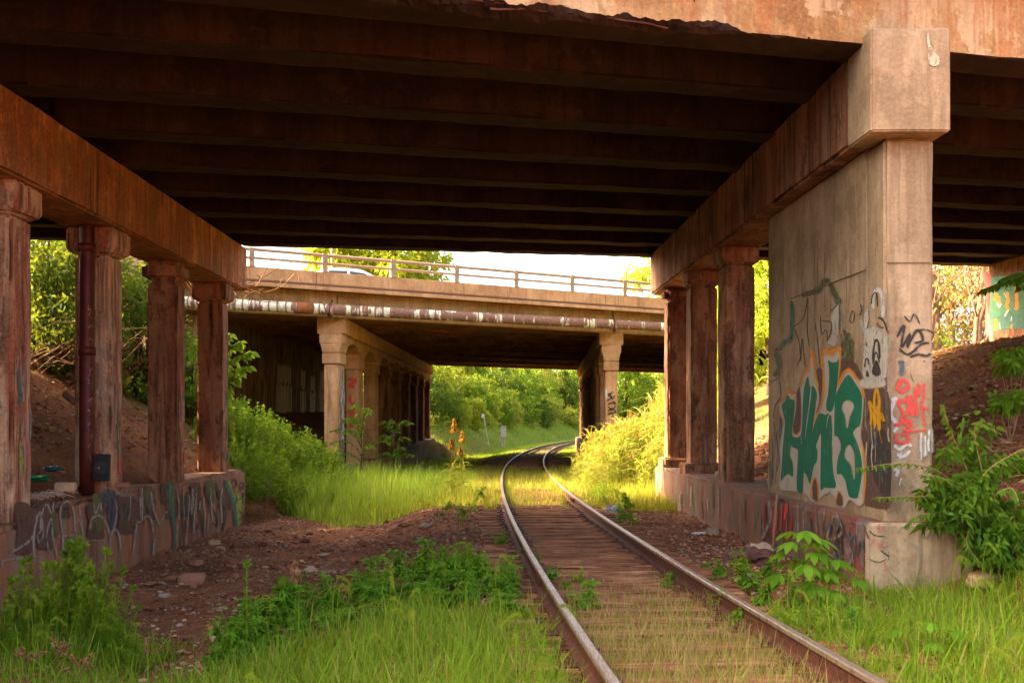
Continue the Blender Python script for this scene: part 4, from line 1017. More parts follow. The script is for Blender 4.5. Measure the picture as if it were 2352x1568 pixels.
g = Geo(); rough_box(g, 12.6, 13.6, 43, 82, 1.0, 5.6, .6, .02, .03, .05, 1, 5)
attach(g.obj('abutment', M['darkcol']), farO)

# ================================================================== PIPE ALONG THE FAR OVERPASS
def pipe_mat():
    t = Mt('peeling_pipe_wrap')
    ox = t.n('ShaderNodeSeparateXYZ'); t.set(ox.inputs[0], t.P())
    al = t.math('MULTIPLY', ox.outputs[0], 4.1)
    ring = t.math('FRACT', al, 0)
    band = t.ramp(ring, [(.0, 1), (.16, 1), (.2, 0), (.94, 0), (1, 1)])
    pe = t.ramp(t.math('ADD', t.noise(1.0, 4, .65, vec=t.map((2.6, 1.2, .5))), t.math('MULTIPLY', t.ramp(t.math('MULTIPLY', t.math('ADD', ox.outputs[0], 14.), .05), [(.28, 0), (.45, 1)]), .09)), [(.535, 0), (.575, 1)])
    pe2 = t.ramp(t.noise(5, 5, .7), [(.52, 0), (.58, 1)])
    wht = t.ramp(t.noise(4, 4, .6), [(.3, (.60, .54, .40)), (.7, (.82, .78, .62))])
    brn = t.ramp(t.noise(14, 4, .6), [(.3, (.13, .055, .035)), (.7, (.30, .16, .10))])
    c = t.mix(pe, wht, brn); c = t.mix(t.math('MULTIPLY', pe2, .45), c, brn)
    c = t.mix(t.math('MULTIPLY', band, .95), c, (.20, .11, .08))
    return t.done(t.bsdf(c, .8, nrm=t.bump(ring, .6, .03)))
pm_ = pipe_mat()
pipe = empty('utility_pipe', 'long white and brown pipe with peeling banded wrapping along the far overpass', 'pipe', (0, 36, 5.15))
def yp(x): return 36.35 + S2 * x
g = Geo(); xsq = np.linspace(XA, XB, 480)
rr = [.175 + .012 * (1 if (x * 4.1) % 1 < .18 else 0) for x in xsq]
tube(g, [(x, yp(x), 5.15) for x in xsq], rr, 14)
attach(g.obj('wrapped_pipe', pm_, smooth=True), pipe)
g = Geo(); tube(g, [(x, yp(x), 5.15) for x in (-7.05, -6.55)], .195, 14)
o = attach(g.obj('repair_sleeve', plain('orange_rust_sleeve', (.27, .09, .025), .8, 0, .5, 6), smooth=True), pipe); o['label'] = 'bare orange-rust sleeve'
for x in (-6.02, 3.95, -14.0):
    g = Geo()
    pts = [(x, yp(x) + .2 * math.cos(a), 5.15 + .2 * math.sin(a)) for a in np.linspace(-2.2, 4.2, 16)]
    tube(g, pts, .035, 6); tube(g, [(x, yp(x) - .05, 4.9), (x, yp(x) + .1, 4.96)], .07, 6); tube(g, [(x - .12, yp(x) + .2, 4.97), (x - .1, yp(x) + .1, 5.1)], .04, 6); tube(g, [(x, yp(x) + .15, 5.3), (x, yp(x) + .35, 5.5)], .03, 6)
    attach(g.obj('pipe_bracket', M['rust']), pipe)

# ================================================================== SMALL THINGS
# drain pipe down the second left column
g = Geo(); dx, dy = -6.19, 14.52
tube(g, [(dx, dy, .5), (dx, dy, 1.2), (dx, dy, 4.2), (dx, dy + .02, 5.35)], .105, 16)
dp = empty('drain_pipe', 'dark red-brown drain pipe running down the front of a left column', 'drain pipe', (dx, dy, .5))
attach(g.obj('pipe', M['drain'], smooth=True), dp)
for z in (2.55, 4.05):
    g = Geo(); tube(g, [(dx, dy, z), (dx, dy, z + .12)], .122, 16); attach(g.obj('collar', M['drain'], smooth=True), dp)
g = Geo()
d = Decal(lambda a, b, L: (dx + .107 * math.sin(a), dy - .108 * math.cos(a), b))
for i in range(14):
    b0 = 3.3 - i * .17 + r_.uniform(-.05, .05); a0 = r_.uniform(.5, .9)
    d.stroke('orange' if i < 5 else 'grey', [(a0, b0), (a0 + r_.uniform(-.2, .35), b0 - r_.uniform(.02, .1)), (a0 + r_.uniform(.1, .5), b0 + r_.uniform(-.08, .06)), (a0 + r_.uniform(-.1, .4), b0 - r_.uniform(.1, .16))], r_.uniform(.008, .016), soft=False)
o = d.done('graffiti', dp); attach(o, dp)
# black speaker panel leaning on the column
g = Geo(); rough_box(g, -.12, .12, -.03, .03, 0, .39, .05, .002, .006, .006, 5, 1)
sp = empty('speaker_box', 'small square black speaker front leaning against the column foot by the drain pipe', 'speaker', (-5.95, 14.44, .73))
sp.rotation_euler = (R(-6), 0, 0)
blk = plain('black_board', (.022, .020, .024), .6)
o = g.obj('panel', blk, sp)
g = Geo(); tube(g, [(.0, -.045, .19), (0, -.03, .19)], [.095, .108], 24); g.obj('cone', plain('grey_cone', (.045, .04, .045), .8), sp)
g = Geo(); tube(g, [(-.02, -.058, .185), (-.02, -.045, .185)], .013, 10); g.obj('dust_cap', plain('pale_cap', (.5, .3, .2), .7), sp)
# rocks, blocks and litter
def rock(name, label, cat, loc, dims, mat, seed, rot=0, group=None, amp=.14):
    bm = bmesh.new(); bmesh.ops.create_icosphere(bm, subdivisions=3, radius=1)
    for v in bm.verts:
        p = v.co.copy(); q = Vector([math.copysign(abs(c) ** .6, c) for c in p])
        v.co = q * (1 + amp * mnoise.noise(p * 1.6 + Vector((seed, seed * 2, 0))) + amp * .4 * mnoise.noise(p * 5 + Vector((seed, 0, 0))))
        v.co.x *= dims[0] / 2; v.co.y *= dims[1] / 2; v.co.z *= dims[2] / 2
    me = bpy.data.meshes.new(name); bm.to_mesh(me); bm.free(); me.materials.append(mat)
    o = link(name, me, None, label, cat, group); o.location = (loc[0], loc[1], loc[2] + dims[2] * .3); o.rotation_euler = (0, 0, rot); return o
red = plain('red_sandstone', (.34, .15, .095), .95, 0, .35, 6, .5); buffb = plain('buff_block', (.50, .34, .19), .95, 0, .25, 8, .5); grayr = plain('grey_rubble', (.34, .24, .18), .95, 0, .35, 7, .5)
p = G(440, 1338); rock('rock', 'flat reddish sandstone lump, largest stone on the gravel left of the track', 'rock', p, (.36, .24, .17), red, 2, .2)
for i, (u, v, w, lb) in enumerate(((378, 1372, .15, 'pale rounded stone on the gravel behind the tall left weed clump'), (452, 1296, .2, 'thin flat stone slab behind the large reddish sandstone lump'), (496, 1470, .14, 'small tan stone on the gravel beside the tall horseweed stalk'), (672, 1304, .16, 'brown stone on the open gravel far behind the weeds'), (1400, 1195, .12, 'stone beside the right rail near the sunlit grass'))):
    rock('rock', lb, 'rock', G(u, v), (w, w * .8, w * .45), (grayr, red, buffb, red, grayr)[i], i * 3.3, i)
def block(name, label, cat, loc, dims, mat, rz=0, tilt=0, chip=.02):
    g = Geo(); a, b, c = dims; rough_box(g, -a / 2, a / 2, -b / 2, b / 2, 0, c, min(dims) / 3, .006, .01, chip, 9, loc[0])
    o = g.obj(name, mat, None, label, cat); o.location = loc; o.rotation_euler = (tilt, 0, rz); return o
block('brick', 'buff brick lying on the gravel at the foot of the left footing wall', 'brick', G(524 * .9408, 1330 * .9408), (.2, .1, .09), buffb, .4)
block('concrete_block', 'pale buff block on the left footing between the broad column and the drain pipe', 'block', Vector((-6.0, 13.4, .66)), (.26, .14, .12), buffb, .1)
block('brick', 'dull orange brick on the left footing right of the speaker', 'brick', Vector((-5.86, 14.95, .6)), (.24, .11, .07), red, .2)
gbm = plain('blue_grey_plastic', (.30, .34, .34), .5)
bx = empty('junk_lid', 'blue-grey tilted plastic lid lying below the left weed slope', 'lid', G(741, 1192)); bx.rotation_euler = (R(10), R(6), .5)
g = Geo(); rough_box(g, -.17, .17, -.13, .13, .03, .07, .05, .004, .012, .01, 5, 2); g.obj('lid_top', gbm, bx)
g = Geo(); rough_box(g, -.2, .2, -.16, .16, 0, .03, .06, .003, .008, .01, 5, 4); g.obj('lid_rim', gbm, bx)
def crumple(name, label, cat, loc, size, mat, seed, flat=.4, rz=0):
    bm = bmesh.new(); bmesh.ops.create_icosphere(bm, subdivisions=3, radius=1)
    for v in bm.verts:
        p = v.co.copy(); k = 1 + .55 * mnoise.noise(p * 2.1 + Vector((seed, 0, seed))) + .3 * mnoise.noise(p * 5.3 + Vector((0, seed, 0)))
        v.co = Vector((p.x * size[0] * k, p.y * size[1] * k, p.z * size[2] * k * flat))
    me = bpy.data.meshes.new(name); bm.to_mesh(me); bm.free(); me.materials.append(mat)
    o = link(name, me, None, label, cat); o.location = Vector(loc) + Vector((0, 0, size[2] * flat * .5)); o.rotation_euler = (0, 0, rz); return o
def near_bank(u, v): return G(u, v)
crumple('plastic_scrap', 'crumpled green plastic on the left footing beside the broad column', 'litter', Vector((-6.35, 13.2, .82)), (.2, .12, .12), plain('green_plastic', (.01, .16, .07), .35), 3)
crumple('plastic_scrap', 'crumpled dark blue-green plastic on dirt left of the drain pipe', 'litter', Vector((-6.55, 14.2, .9)), (.12, .1, .1), plain('blue_plastic', (.02, .08, .09), .4), 8)
crumple('paper_scrap', 'white paper scrap caught in the left weed slope, upper one', 'litter', G(727, 1090) + Vector((0, -.8, .35)), (.15, .1, .16), plain('white_paper', (.8, .78, .72), .8), 5, .8)
crumple('paper_scrap', 'small white paper scrap low in the left weed slope', 'litter', G(735, 1135) + Vector((0, -.5, .25)), (.09, .06, .08), plain('white_paper2', (.8, .78, .72), .8), 6, .8)
crumple('plastic_bottle', 'crushed clear-white bottle beside the right rail at the edge of the sunlit grass', 'litter', G(1405, 1178), (.13, .1, .13), plain('clear_plastic', (.55, .56, .54), .25), 12, .8)
crumple('cloth_rag', 'dark red and grey rag on the ground at the foot of the right footing wall', 'litter', G(1725, 1290), (.3, .2, .2), plain('dull_rag', (.16, .075, .065), .9, 0, .6, 11), 15, .55)
crumple('paper_scrap', 'tan crumpled paper bag beside the dark rag by the right footing wall', 'litter', G(1748, 1278), (.14, .1, .16), plain('tan_paper', (.46, .34, .24), .85), 17, .7)
crumple('plastic_scrap', 'white flattened wrapper lying across the ties between the rails', 'litter', G(1258, 1197) + Vector((0, 0, .03)), (.17, .05, .03), plain('white_film', (.75, .75, .78), .4), 19, .5)
crumple('plastic_scrap', 'white flattened film on the dirt right of the right rail', 'litter', G(1606, 1226), (.12, .05, .04), plain('white_film2', (.72, .72, .74), .4), 21, .5)
rock('rock', 'pale round stone on the dirt before the right footing wall', 'rock', G(1636, 1228), (.19, .17, .15), grayr, 33)
rock('rock', 'orange-brown rock at the foot of the right bank beyond the footing end', 'rock', G(2290, 1318), (.32, .25, .2), red, 40)
rock('rock', 'long tan rock lowest at the foot of the right bank', 'rock', G(2270, 1345), (.5, .25, .16), buffb, 44, .5)
rock('rock', 'pale stone on top of the right footing beside the graffiti wall', 'rock', Vector((4.0, 15.2, .62)), (.2, .16, .16), grayr, 47)
rock('rock', 'round grey stone on the right footing before the red column', 'rock', Vector((3.72, 17.9, .58)), (.14, .12, .12), grayr, 50)
# tangle of pale wire on the left footing
g = Geo()
for i in range(46):
    c = Vector((-5.98 + random.uniform(-.16, .16), 12.75 + random.uniform(-.35, .35), .64)); a = random.uniform(0, 3.14); l = random.uniform(.08, .22)
    v = Vector((math.cos(a), math.sin(a), 0)) * l
    tube(g, [c - v, c + Vector((0, 0, random.uniform(.02, .07))), c + v + Vector((0, 0, random.uniform(-.03, .03)))], .0045, 4)
g.obj('wire_tangle', plain('pinkish_wire', (.55, .40, .32), .7), None, 'tangle of pale wires on the left footing beside the broad column', 'wire')
# signal cabinet and leaning marker post beyond the far overpass
p = G(1156, 1029, 60); Yb = p.y; k = Yb / F
zt_ = ZC + (V0 - 980) * k; zm = ZC + (V0 - 1004) * k
cab = empty('signal_cabinet', 'grey metal cabinet on two posts beside the far curve of track', 'signal box', p)
gm = plain('grey_metal', (.50, .46, .44), .5, .2, .15)
g = Geo(); rough_box(g, -6.3 * k, 6.3 * k, -.2, .2, zm - p.z, zt_ - p.z, .2, .003, .02, .01, 2, 1); g.obj('cabinet_box', gm, cab)
g = Geo(); rough_box(g, -6.9 * k, 6.9 * k, -.24, .24, zt_ - p.z + .003, zt_ - p.z + .06, .2, .003, .02, .01, 2, 1); g.obj('cabinet_lid', gm, cab)
for sx in (-3., 2.6):
    g = Geo(); tube(g, [(sx * k, 0, -.2), (sx * k, 0, zm - p.z)], 1.3 * k, 8); g.obj('post', gm, cab)
p = G(1124, 1026, 60); k = p.y / F
mk = empty('marker_post', 'thin leaning white post with a small square plate beside the signal cabinet', 'marker post', p)
g = Geo(); tube(g, [(0, 0, -.2), (-8 * k, 0, 38 * k), (-13 * k, 0, ZC + (V0 - 956) * k - p.z)], 1.4 * k, 7); g.obj('post', plain('peeling_white_post', (.50, .44, .38), .8, 0, .5, 5), mk)
g = Geo(); zz = ZC + (V0 - 955) * k - p.z; rough_box(g, -18 * k, -11.5 * k, -.06, -.02, zz - 4.5 * k, zz + 4.5 * k, .1, .002, .01, .01, 3, 2); g.obj('plate', plain('white_plate', (.75, .72, .68), .6), mk)

# ================================================================== CAR, BUILDING AND LAMP POST BEHIND THE PARAPET
wp = plain('white_car_paint', (.75, .77, .80), .25, .0, .05)
car = empty('car', 'white car driving across the far overpass, only its roof above the parapet', 'car', (-6.75, y2(-6.75) + 9.2, 6.06))
car.scale = (1, 1, 1.13)
car.rotation_euler = (0, 0, math.atan(S2))
def extrude_prof(g, prof, w, inset=0., m=0):
    n = len(prof); V = [(x, -w, z) for x, z in prof] + [(x, w, z) for x, z in prof]
    Q = [(i, n + i, n + (i + 1) % n, (i + 1) % n) for i in range(n)]
    tri = tessellate_polygon([[Vector((x, z, 0)) for x, z in prof]])
    T = [(a, b, c) for a, b, c in tri] + [(n + c, n + b, n + a) for a, b, c in tri]
    g.add(V, Q, T, m=m)
g = Geo(); extrude_prof(g, [tuple(p) for p in smooth_poly([(-2.1, .3), (-2.15, .75), (-1.95, .95), (-1., 1.0), (0, 1.0), (.9, .98), (1.9, .85), (2.15, .65), (2.1, .3)], 3)], .86)
g.obj('body', wp, car, smooth=False)
g = Geo(); extrude_prof(g, [tuple(p) for p in smooth_poly([(-1.9, .96), (-1.5, 1.42), (-1.2, 1.5), (-.2, 1.52), (.35, 1.42), (1.15, .97)], 3)], .70); g.obj('roof', wp, car)
gl = emptyglass('car_glass')
g = Geo()
for sy in (-1, 1):
    for poly in ([(-1.55, 1.03), (-1.3, 1.38), (-.55, 1.41), (-.5, 1.03)], [(-.4, 1.03), (-.42, 1.41), (.25, 1.36), (.85, 1.03)]):
        tri = tessellate_polygon([[Vector((x, z, 0)) for x, z in poly]]); g.add([(x, sy * .715, z) for x, z in poly], tris=tri)
g.obj('side_window', gl, car)
for wx in (-1.3, 1.35):
    for sy in (-.8, .8):
        g = Geo(); tube(g, [(wx, sy - .1, .32), (wx, sy + .1, .32)], .32, 18); w_ = g.obj('wheel', plain('tyre', (.02, .02, .02), .8), car)
        g = Geo(); tube(g, [(wx, sy - .105, .32), (wx, sy + .105, .32)], .2, 14); g.obj('rim', gm, w_)
# red brick building far left
bl_ = empty('brick_building', 'red brick building behind the far overpass at left', 'building', (-31, 84, 6))
def brick_mat():
    t = Mt('red_brick'); b = t.n('ShaderNodeTexBrick'); t.set(b.inputs['Vector'], t.map((1, 1, 1)))
    b.inputs['Scale'].default_value = 3; t.set(b.inputs['Color1'], (.32, .075, .045)); t.set(b.inputs['Color2'], (.42, .12, .07)); t.set(b.inputs['Mortar'], (.35, .2, .15))
    return t.done(t.bsdf(b.outputs[0], .9))
g = Geo(); rough_box(g, -7, 1.2, 0, 9, -3, 9.1, 1, .0, .01, 0, 1, 1); g.obj('wall', brick_mat(), bl_)
g = Geo(); rough_box(g, -7.2, 1.4, -.2, 9.2, 9.1, 9.45, 1, .0, .02, 0, 1, 1); g.obj('cornice', M['pinkish'], bl_)
for wx in (-5.6, -3.2, -.9):
    for wz in (1.2, 4.6, 7.0):
        g = Geo(); box(g, wx - .55, wx + .55, -.06, -.003, wz, wz + 1.6); f_ = g.obj('window', gl, bl_)
        g = Geo(); box(g, wx - .7, wx + .7, -.12, -.004, wz - .15, wz - .004); g.obj('sill', M['pinkish'], f_)
lp = empty('lamp_post', 'thin pale street lamp post standing behind the far overpass railing', 'street lamp', P(763, 640, 62))
g = Geo(); tube(g, [(0, 0, -7.5), (0, 0, 4.5)], [.11, .07], 8); g.obj('pole', rl, lp)
g = Geo(); tube(g, [(0, 0, 1.6), (-.5, 0, 2.5), (-1.2, 0, 3.2)], .035, 6); g.obj('arm', rl, lp)
g = Geo(); rough_box(g, -1.75, -1.15, -.12, .12, 3.15, 3.28, .1, 0, .03, 0, 1, 1); g.obj('lamp_head', gm, lp)
# ================================================================== VEGETATION
def crown_geo(g, ctr, rad, ncl, nl, L, cl=.28, shell=.55, droop=.35, W=.5, seed=0, prof=(.35, 1., .7, 0.), cut=None):
    """leaf clumps spread unevenly through an ellipsoid"""
    global rng
    r = np.random.default_rng(seed)
    dirs = rand_dirs(ncl); rad = np.array(rad, float); ctr = np.array(ctr, float)
    rr = shell + (1 - shell) * r.random(ncl) ** .6
    lump = np.array([1 + .28 * mnoise.noise(Vector(d) * 1.7 + Vector((seed, 0, 0))) for d in dirs])
    C = ctr + dirs * rad * (rr * lump)[:, None]
    cs = cl * rad.mean() * r.uniform(.55, 1.3, ncl)
    k = np.repeat(np.arange(ncl), nl); N = len(k)
    off = rand_dirs(N) * (r.random(N) ** .45)[:, None] * cs[k][:, None]; off[:, 2] *= .65
    Pp = C[k] + off
    if cut is not None:
        keep = cut(Pp); Pp = Pp[keep]; k = k[keep]; N = len(k)
    D = unit(unit(off[:N] if cut is None else Pp - C[k]) * .8 + rand_dirs(N) * .8 + np.array([0, 0, -.15]))
    ribbons(g, Pp, D, L * r.uniform(.6, 1.35, N), L * W * r.uniform(.7, 1.2, N), droop, prof)
    return C
def limbs(g, base, top, r0, targets, rt=.03, seed=0, bend_=.3):
    r = random.Random(seed); base = Vector(base); top = Vector(top)
    pts = [base.lerp(top, t) + Vector((r.uniform(-bend_, bend_), r.uniform(-bend_, bend_), 0)) * (t * (1 - t) * 2) for t in np.linspace(0, 1, 8)]
    tube(g, pts, [r0 * (1 - .75 * i / 7) * (1.35 if i == 0 else 1) for i in range(8)], 9)
    for t_ in targets:
        t_ = Vector(t_); i = r.randint(2, 6); p0 = pts[i]; m = p0.lerp(t_, .5) + Vector((r.uniform(-.2, .2), r.uniform(-.2, .2), .12 * (t_ - p0).length))
        q = r0 * .38 * (1 - i / 9)
        tube(g, [p0, p0.lerp(m, .5) + Vector((0, 0, .03)), m, t_], [q, q * .8, q * .55, rt * .5], 6)
def make_tree(name, label, cat, loc, h, rad, r0, lm, bm_='bark', ncl=70, nl=60, L=.3, seed=0, group=None, zc=None, shell=.5, cl=.28):
    t = empty(name, label, cat, loc, group)
    zc = zc if zc is not None else h - rad[2]
    g = Geo(); C = crown_geo(g, (0, 0, zc), rad, ncl, nl, L, cl=cl, shell=shell, seed=seed); g.obj('crown', M[lm], t)
    g = Geo(); limbs(g, (0, 0, -.3), (0, 0, zc + rad[2] * .4), r0, C[:: max(1, ncl // 16)], seed=seed); g.obj('trunk', M[bm_], t, smooth=True)
    return t
def at(x, y, dz=0.): return Vector((x, y, gz(float(x), float(y)) + dz))

# ---- trees seen over the far overpass
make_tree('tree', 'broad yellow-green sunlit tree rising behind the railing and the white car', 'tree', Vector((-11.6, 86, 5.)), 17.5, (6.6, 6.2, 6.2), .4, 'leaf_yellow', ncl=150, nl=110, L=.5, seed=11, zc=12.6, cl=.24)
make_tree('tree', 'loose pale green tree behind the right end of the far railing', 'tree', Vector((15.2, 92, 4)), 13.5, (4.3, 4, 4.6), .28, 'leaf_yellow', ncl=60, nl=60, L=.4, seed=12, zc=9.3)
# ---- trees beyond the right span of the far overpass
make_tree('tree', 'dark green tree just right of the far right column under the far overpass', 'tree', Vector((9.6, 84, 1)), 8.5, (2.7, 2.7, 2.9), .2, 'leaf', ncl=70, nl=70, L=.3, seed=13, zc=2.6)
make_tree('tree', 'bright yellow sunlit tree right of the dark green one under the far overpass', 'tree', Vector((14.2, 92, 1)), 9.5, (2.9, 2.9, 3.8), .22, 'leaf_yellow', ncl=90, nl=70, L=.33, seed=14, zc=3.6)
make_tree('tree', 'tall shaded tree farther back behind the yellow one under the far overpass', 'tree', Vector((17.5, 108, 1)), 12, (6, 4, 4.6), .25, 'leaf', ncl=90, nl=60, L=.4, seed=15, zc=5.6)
# ---- leafy mass right of the gap, behind the right bent
make_tree('vine_tree', 'sunlit yellow-green vine-covered tree seen between the red column and the graffiti wall', 'tree', at(8.7, 33.5), 6.2, (1.7, 1.8, 2.6), .14, 'leaf_yellow', ncl=120, nl=90, L=.16, seed=16, shell=.3)
make_tree('vine_tree', 'sunlit leafy tree glimpsed between the two dark right columns', 'tree', at(6.6, 31.5), 4.8, (1.2, 1.6, 2.2), .12, 'leaf_yellow', ncl=70, nl=70, L=.16, seed=17, shell=.3)
# ---- sunlit wood beyond the right bank: bare trunks, scattered leaves
for i, (x, y, h, lean, r0) in enumerate(((12.6, 30, 5.5, -.3, .13), (13.3, 32.5, 6, .4, .2), (14.2, 31, 5, .9, .09), (14.6, 34, 6, -.5, .16), (15.4, 33, 5.5, .6, .12), (13.8, 36.5, 6, .1, .18), (16.0, 36, 6, -.4, .15), (12.9, 34.5, 5.5, .5, .1))):
    t = empty('thin_tree', 'brown thin trunk with sparse leaves in the sunlit wood past the right bank', 'tree', at(x, y), 'thin trees in the sunlit wood at right')
    g = Geo(); tg = [(lean * .6 + random.uniform(-1.4, 1.4), random.uniform(-1.4, 1.4), h * random.uniform(.25, .95)) for _ in range(16)]
    limbs(g, (0, 0, -.2), (lean, .2, h), r0, tg, seed=i + 70, rt=.02); g.obj('trunk', M['barkpale'], t, smooth=True)
    g = Geo(); crown_geo(g, (lean * .5, 0, h * .55), (1.5, 1.4, h * .5), 26, 26, .14, seed=i + 90, shell=.1); g.obj('crown', M[('litterleaf', 'leaf_olive', 'litterleaf', 'leaf_yellow')[i % 4]], t)
for i, (x, y, rx, rz, lm) in enumerate(((14.6, 37.5, 2.4, 2.9, 'leaf_dark'), (17.9, 38.5, 2.6, 3.0, 'litterleaf'), (21.5, 40, 2.6, 2.6, 'leaf_dark'), (13.4, 35., 1.1, .8, 'leaf_yellow'), (14.6, 35.8, 1., .55, 'leaf_fresh'))):
    t = empty('bush', ('dark green bush closing off the wood past the right bank', 'brown dry-leaved bush deep in the wood past the right bank', 'dark green bush farthest right behind the green-lettered abutment', 'low yellow-green bush in front of the thin trunks', 'little fresh green bush between the thin trunks')[i], 'bush', at(x, y))
    g = Geo(); C = crown_geo(g, (0, 0, rz), (rx, 1.5, rz), 70, 60, .16, seed=400 + i, shell=.2); g.obj('foliage', M[lm], t)
    g = Geo(); r = random.Random(i)
    for c in C[:40]: tube(g, [(r.uniform(-.6, .6) * rx, r.uniform(-.5, .5), -.1), Vector(c) * .6, Vector(c) * 1.1], [.03, .02, .006], 4)
    g.obj('stems', M['barkpale'], t)
g = Geo(); N = 2600; x = rng.uniform(9.5, 18, N); y = rng.uniform(24, 40, N); z = gz(x, y)
ribbons(g, np.stack([x, y, z + .02], 1), rand_dirs(N, .0, .8), rng.uniform(.1, .5, N), .025, .6)
g.obj('leaf_litter', M['litterleaf'], label='dry orange leaves and stems over the sunlit ground past the right bank', cat='leaf litter', kind='stuff')

# ---- bushes behind the left bent
def bush(name, label, loc, rad, lm, ncl, nl, L, seed, group=None, stems=9, shell=.35, cat='bush', W=.5):
    t = empty(name, label, cat, loc, group)
    g = Geo(); C = crown_geo(g, (0, 0, rad[2] * .95), rad, ncl, nl, L, seed=seed, shell=shell, W=W); g.obj('foliage', M[lm], t)
    g = Geo(); r = random.Random(seed)
    for c in C[:stems]:
        p0 = Vector((r.uniform(-.2, .2) * rad[0], r.uniform(-.2, .2) * rad[1], -.1)); c = Vector(c)
        tube(g, [p0, p0.lerp(c, .5) + Vector((0, 0, .15 * rad[2])), c], [.03 * rad[2], .02 * rad[2], .006], 5)
    g.obj('stems', M['bark'], t, smooth=True)
    return t
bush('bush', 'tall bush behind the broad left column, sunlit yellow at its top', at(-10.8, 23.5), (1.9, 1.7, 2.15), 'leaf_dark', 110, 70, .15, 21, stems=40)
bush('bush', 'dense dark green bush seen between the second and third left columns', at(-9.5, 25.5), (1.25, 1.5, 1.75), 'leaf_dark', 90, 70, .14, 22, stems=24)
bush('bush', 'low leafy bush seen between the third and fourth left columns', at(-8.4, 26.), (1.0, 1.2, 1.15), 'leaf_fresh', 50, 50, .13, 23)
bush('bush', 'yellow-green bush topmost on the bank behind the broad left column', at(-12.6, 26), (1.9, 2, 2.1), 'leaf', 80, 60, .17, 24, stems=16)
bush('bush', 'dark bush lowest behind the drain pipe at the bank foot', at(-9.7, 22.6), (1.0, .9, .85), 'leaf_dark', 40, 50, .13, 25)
# bare branchy thicket below the tall bush
t = empty('thicket', 'leafy tangle of brown branches on the bank between broad column and drain pipe', 'thicket', at(-10.0, 21.8))
g = Geo(); r = random.Random(5)
for i in range(105):
    p0 = Vector((r.uniform(-1.6, 1.4), r.uniform(-.6, 1.2), r.uniform(-.1, .6))); a = r.uniform(-.5, .5)
    l = r.uniform(.9, 2.3); q = p0 + Vector((l * math.cos(a) * r.choice((-1, 1)), r.uniform(-.4, .4), l * r.uniform(.1, .75)))
    tube(g, [p0, p0.lerp(q, .5) + Vector((0, 0, r.uniform(.0, .35))), q], [r.uniform(.008, .02), .01, .004], 4)
g.obj('branches', plain('warm_bare_twigs', (.20, .09, .045), .9), t)
g = Geo(); crown_geo(g, (0, .2, 1.1), (1.7, .8, .85), 90, 22, .12, seed=31, shell=.1); g.obj('leaves', M['leaf_dark'], t)
# large-leaved twig poking out past the fourth left column
t = empty('leafy_sapling', 'large-leaved sapling poking out beside the fourth left column', 'sapling', at(-7.35, 24.2))
g = Geo(); ST = []
for (ex, ez) in ((1.0, 2.35), (.75, 2.6), (.95, 2.0), (.5, 2.8), (.2, 2.2), (.6, 1.7)):
    pts = smooth_poly([(0, 0, 0), (ex * .2, .05, ez * .5), (ex * .6, .1, ez * .9), (ex, .1, ez)], 5, closed=False); tube(g, pts, np.linspace(.02, .005, len(pts)), 5); ST.append(pts)
g.obj('stems', M['bark'], t)
g = Geo()
for pts in ST:
    q = pts[6:]; k = np.repeat(np.arange(len(q)), 4); Pp = q[k]; N = len(Pp)
    ribbons(g, Pp, unit(rand_dirs(N, -.5, .5)), rng.uniform(.16, .27, N), rng.uniform(.09, .14, N), .5, (.25, .9, 1., .6, 0.))
g.obj('leaves', M['leaf_fresh'], t)

# ---- weed slope between the overpasses, left of the track
def weed_mound(name, label, loc, rad, lm, n, L, seed, group=None, W=.42, sprigs=20):
    """upright leafy weeds: many stems each carrying leaves"""
    t = empty(name, label, 'weed', loc, group); r = np.random.default_rng(seed)
    g = Geo(); gs_ = Geo()
    a = r.uniform(0, 6.28, n); q = np.sqrt(r.random(n)); bx_, by_ = q * np.cos(a) * rad[0], q * np.sin(a) * rad[1]
    hh = rad[2] * (1.05 - .55 * q ** 2) * r.uniform(.65, 1.2, n)
    for i in range(n):
        nl = max(8, int(hh[i] / L * 4.5)); tt = r.uniform(.12, 1, nl)
        lean = np.array([bx_[i], by_[i]]) * .25
        Pp = np.stack([bx_[i] + lean[0] * tt, by_[i] + lean[1] * tt, hh[i] * tt], 1)
        D = rand_dirs(nl, -.1, .7)
        ribbons(g, Pp, D, L * r.uniform(.6, 1.2, nl) * (1.15 - .6 * tt), L * W * (1.1 - .5 * tt), .35)
    g.obj('foliage', M[lm], t)
    pts = [(bx_[i], by_[i], hh[i]) for i in range(0, n, max(1, n // 14))]
    for i, p in enumerate(pts): tube(gs_, [(p[0], p[1], -.1), (p[0] * 1.15, p[1] * 1.15, p[2] * .95)], [.008, .003], 4)
    gs_.obj('stems', M['leaf_horse'], t)
    return t
mounds = [weed_mound('weed_clump', 'bright leafy weed mound on the slope between the overpasses', at(-6.3, 24.2), (.8, .8, .95), 'leaf_fresh', 110, .13, 41, 'weed mounds on the left slope'),
          weed_mound('weed_clump', 'bright leafy weed mound on the slope between the overpasses', at(-7.2, 25.8), (.9, .9, 1.05), 'leaf', 110, .13, 42, 'weed mounds on the left slope'),
          weed_mound('weed_clump', 'bright leafy weed mound on the slope between the overpasses', at(-5.4, 25.2), (.7, .8, .75), 'leaf_fresh', 100, .12, 43, 'weed mounds on the left slope')]
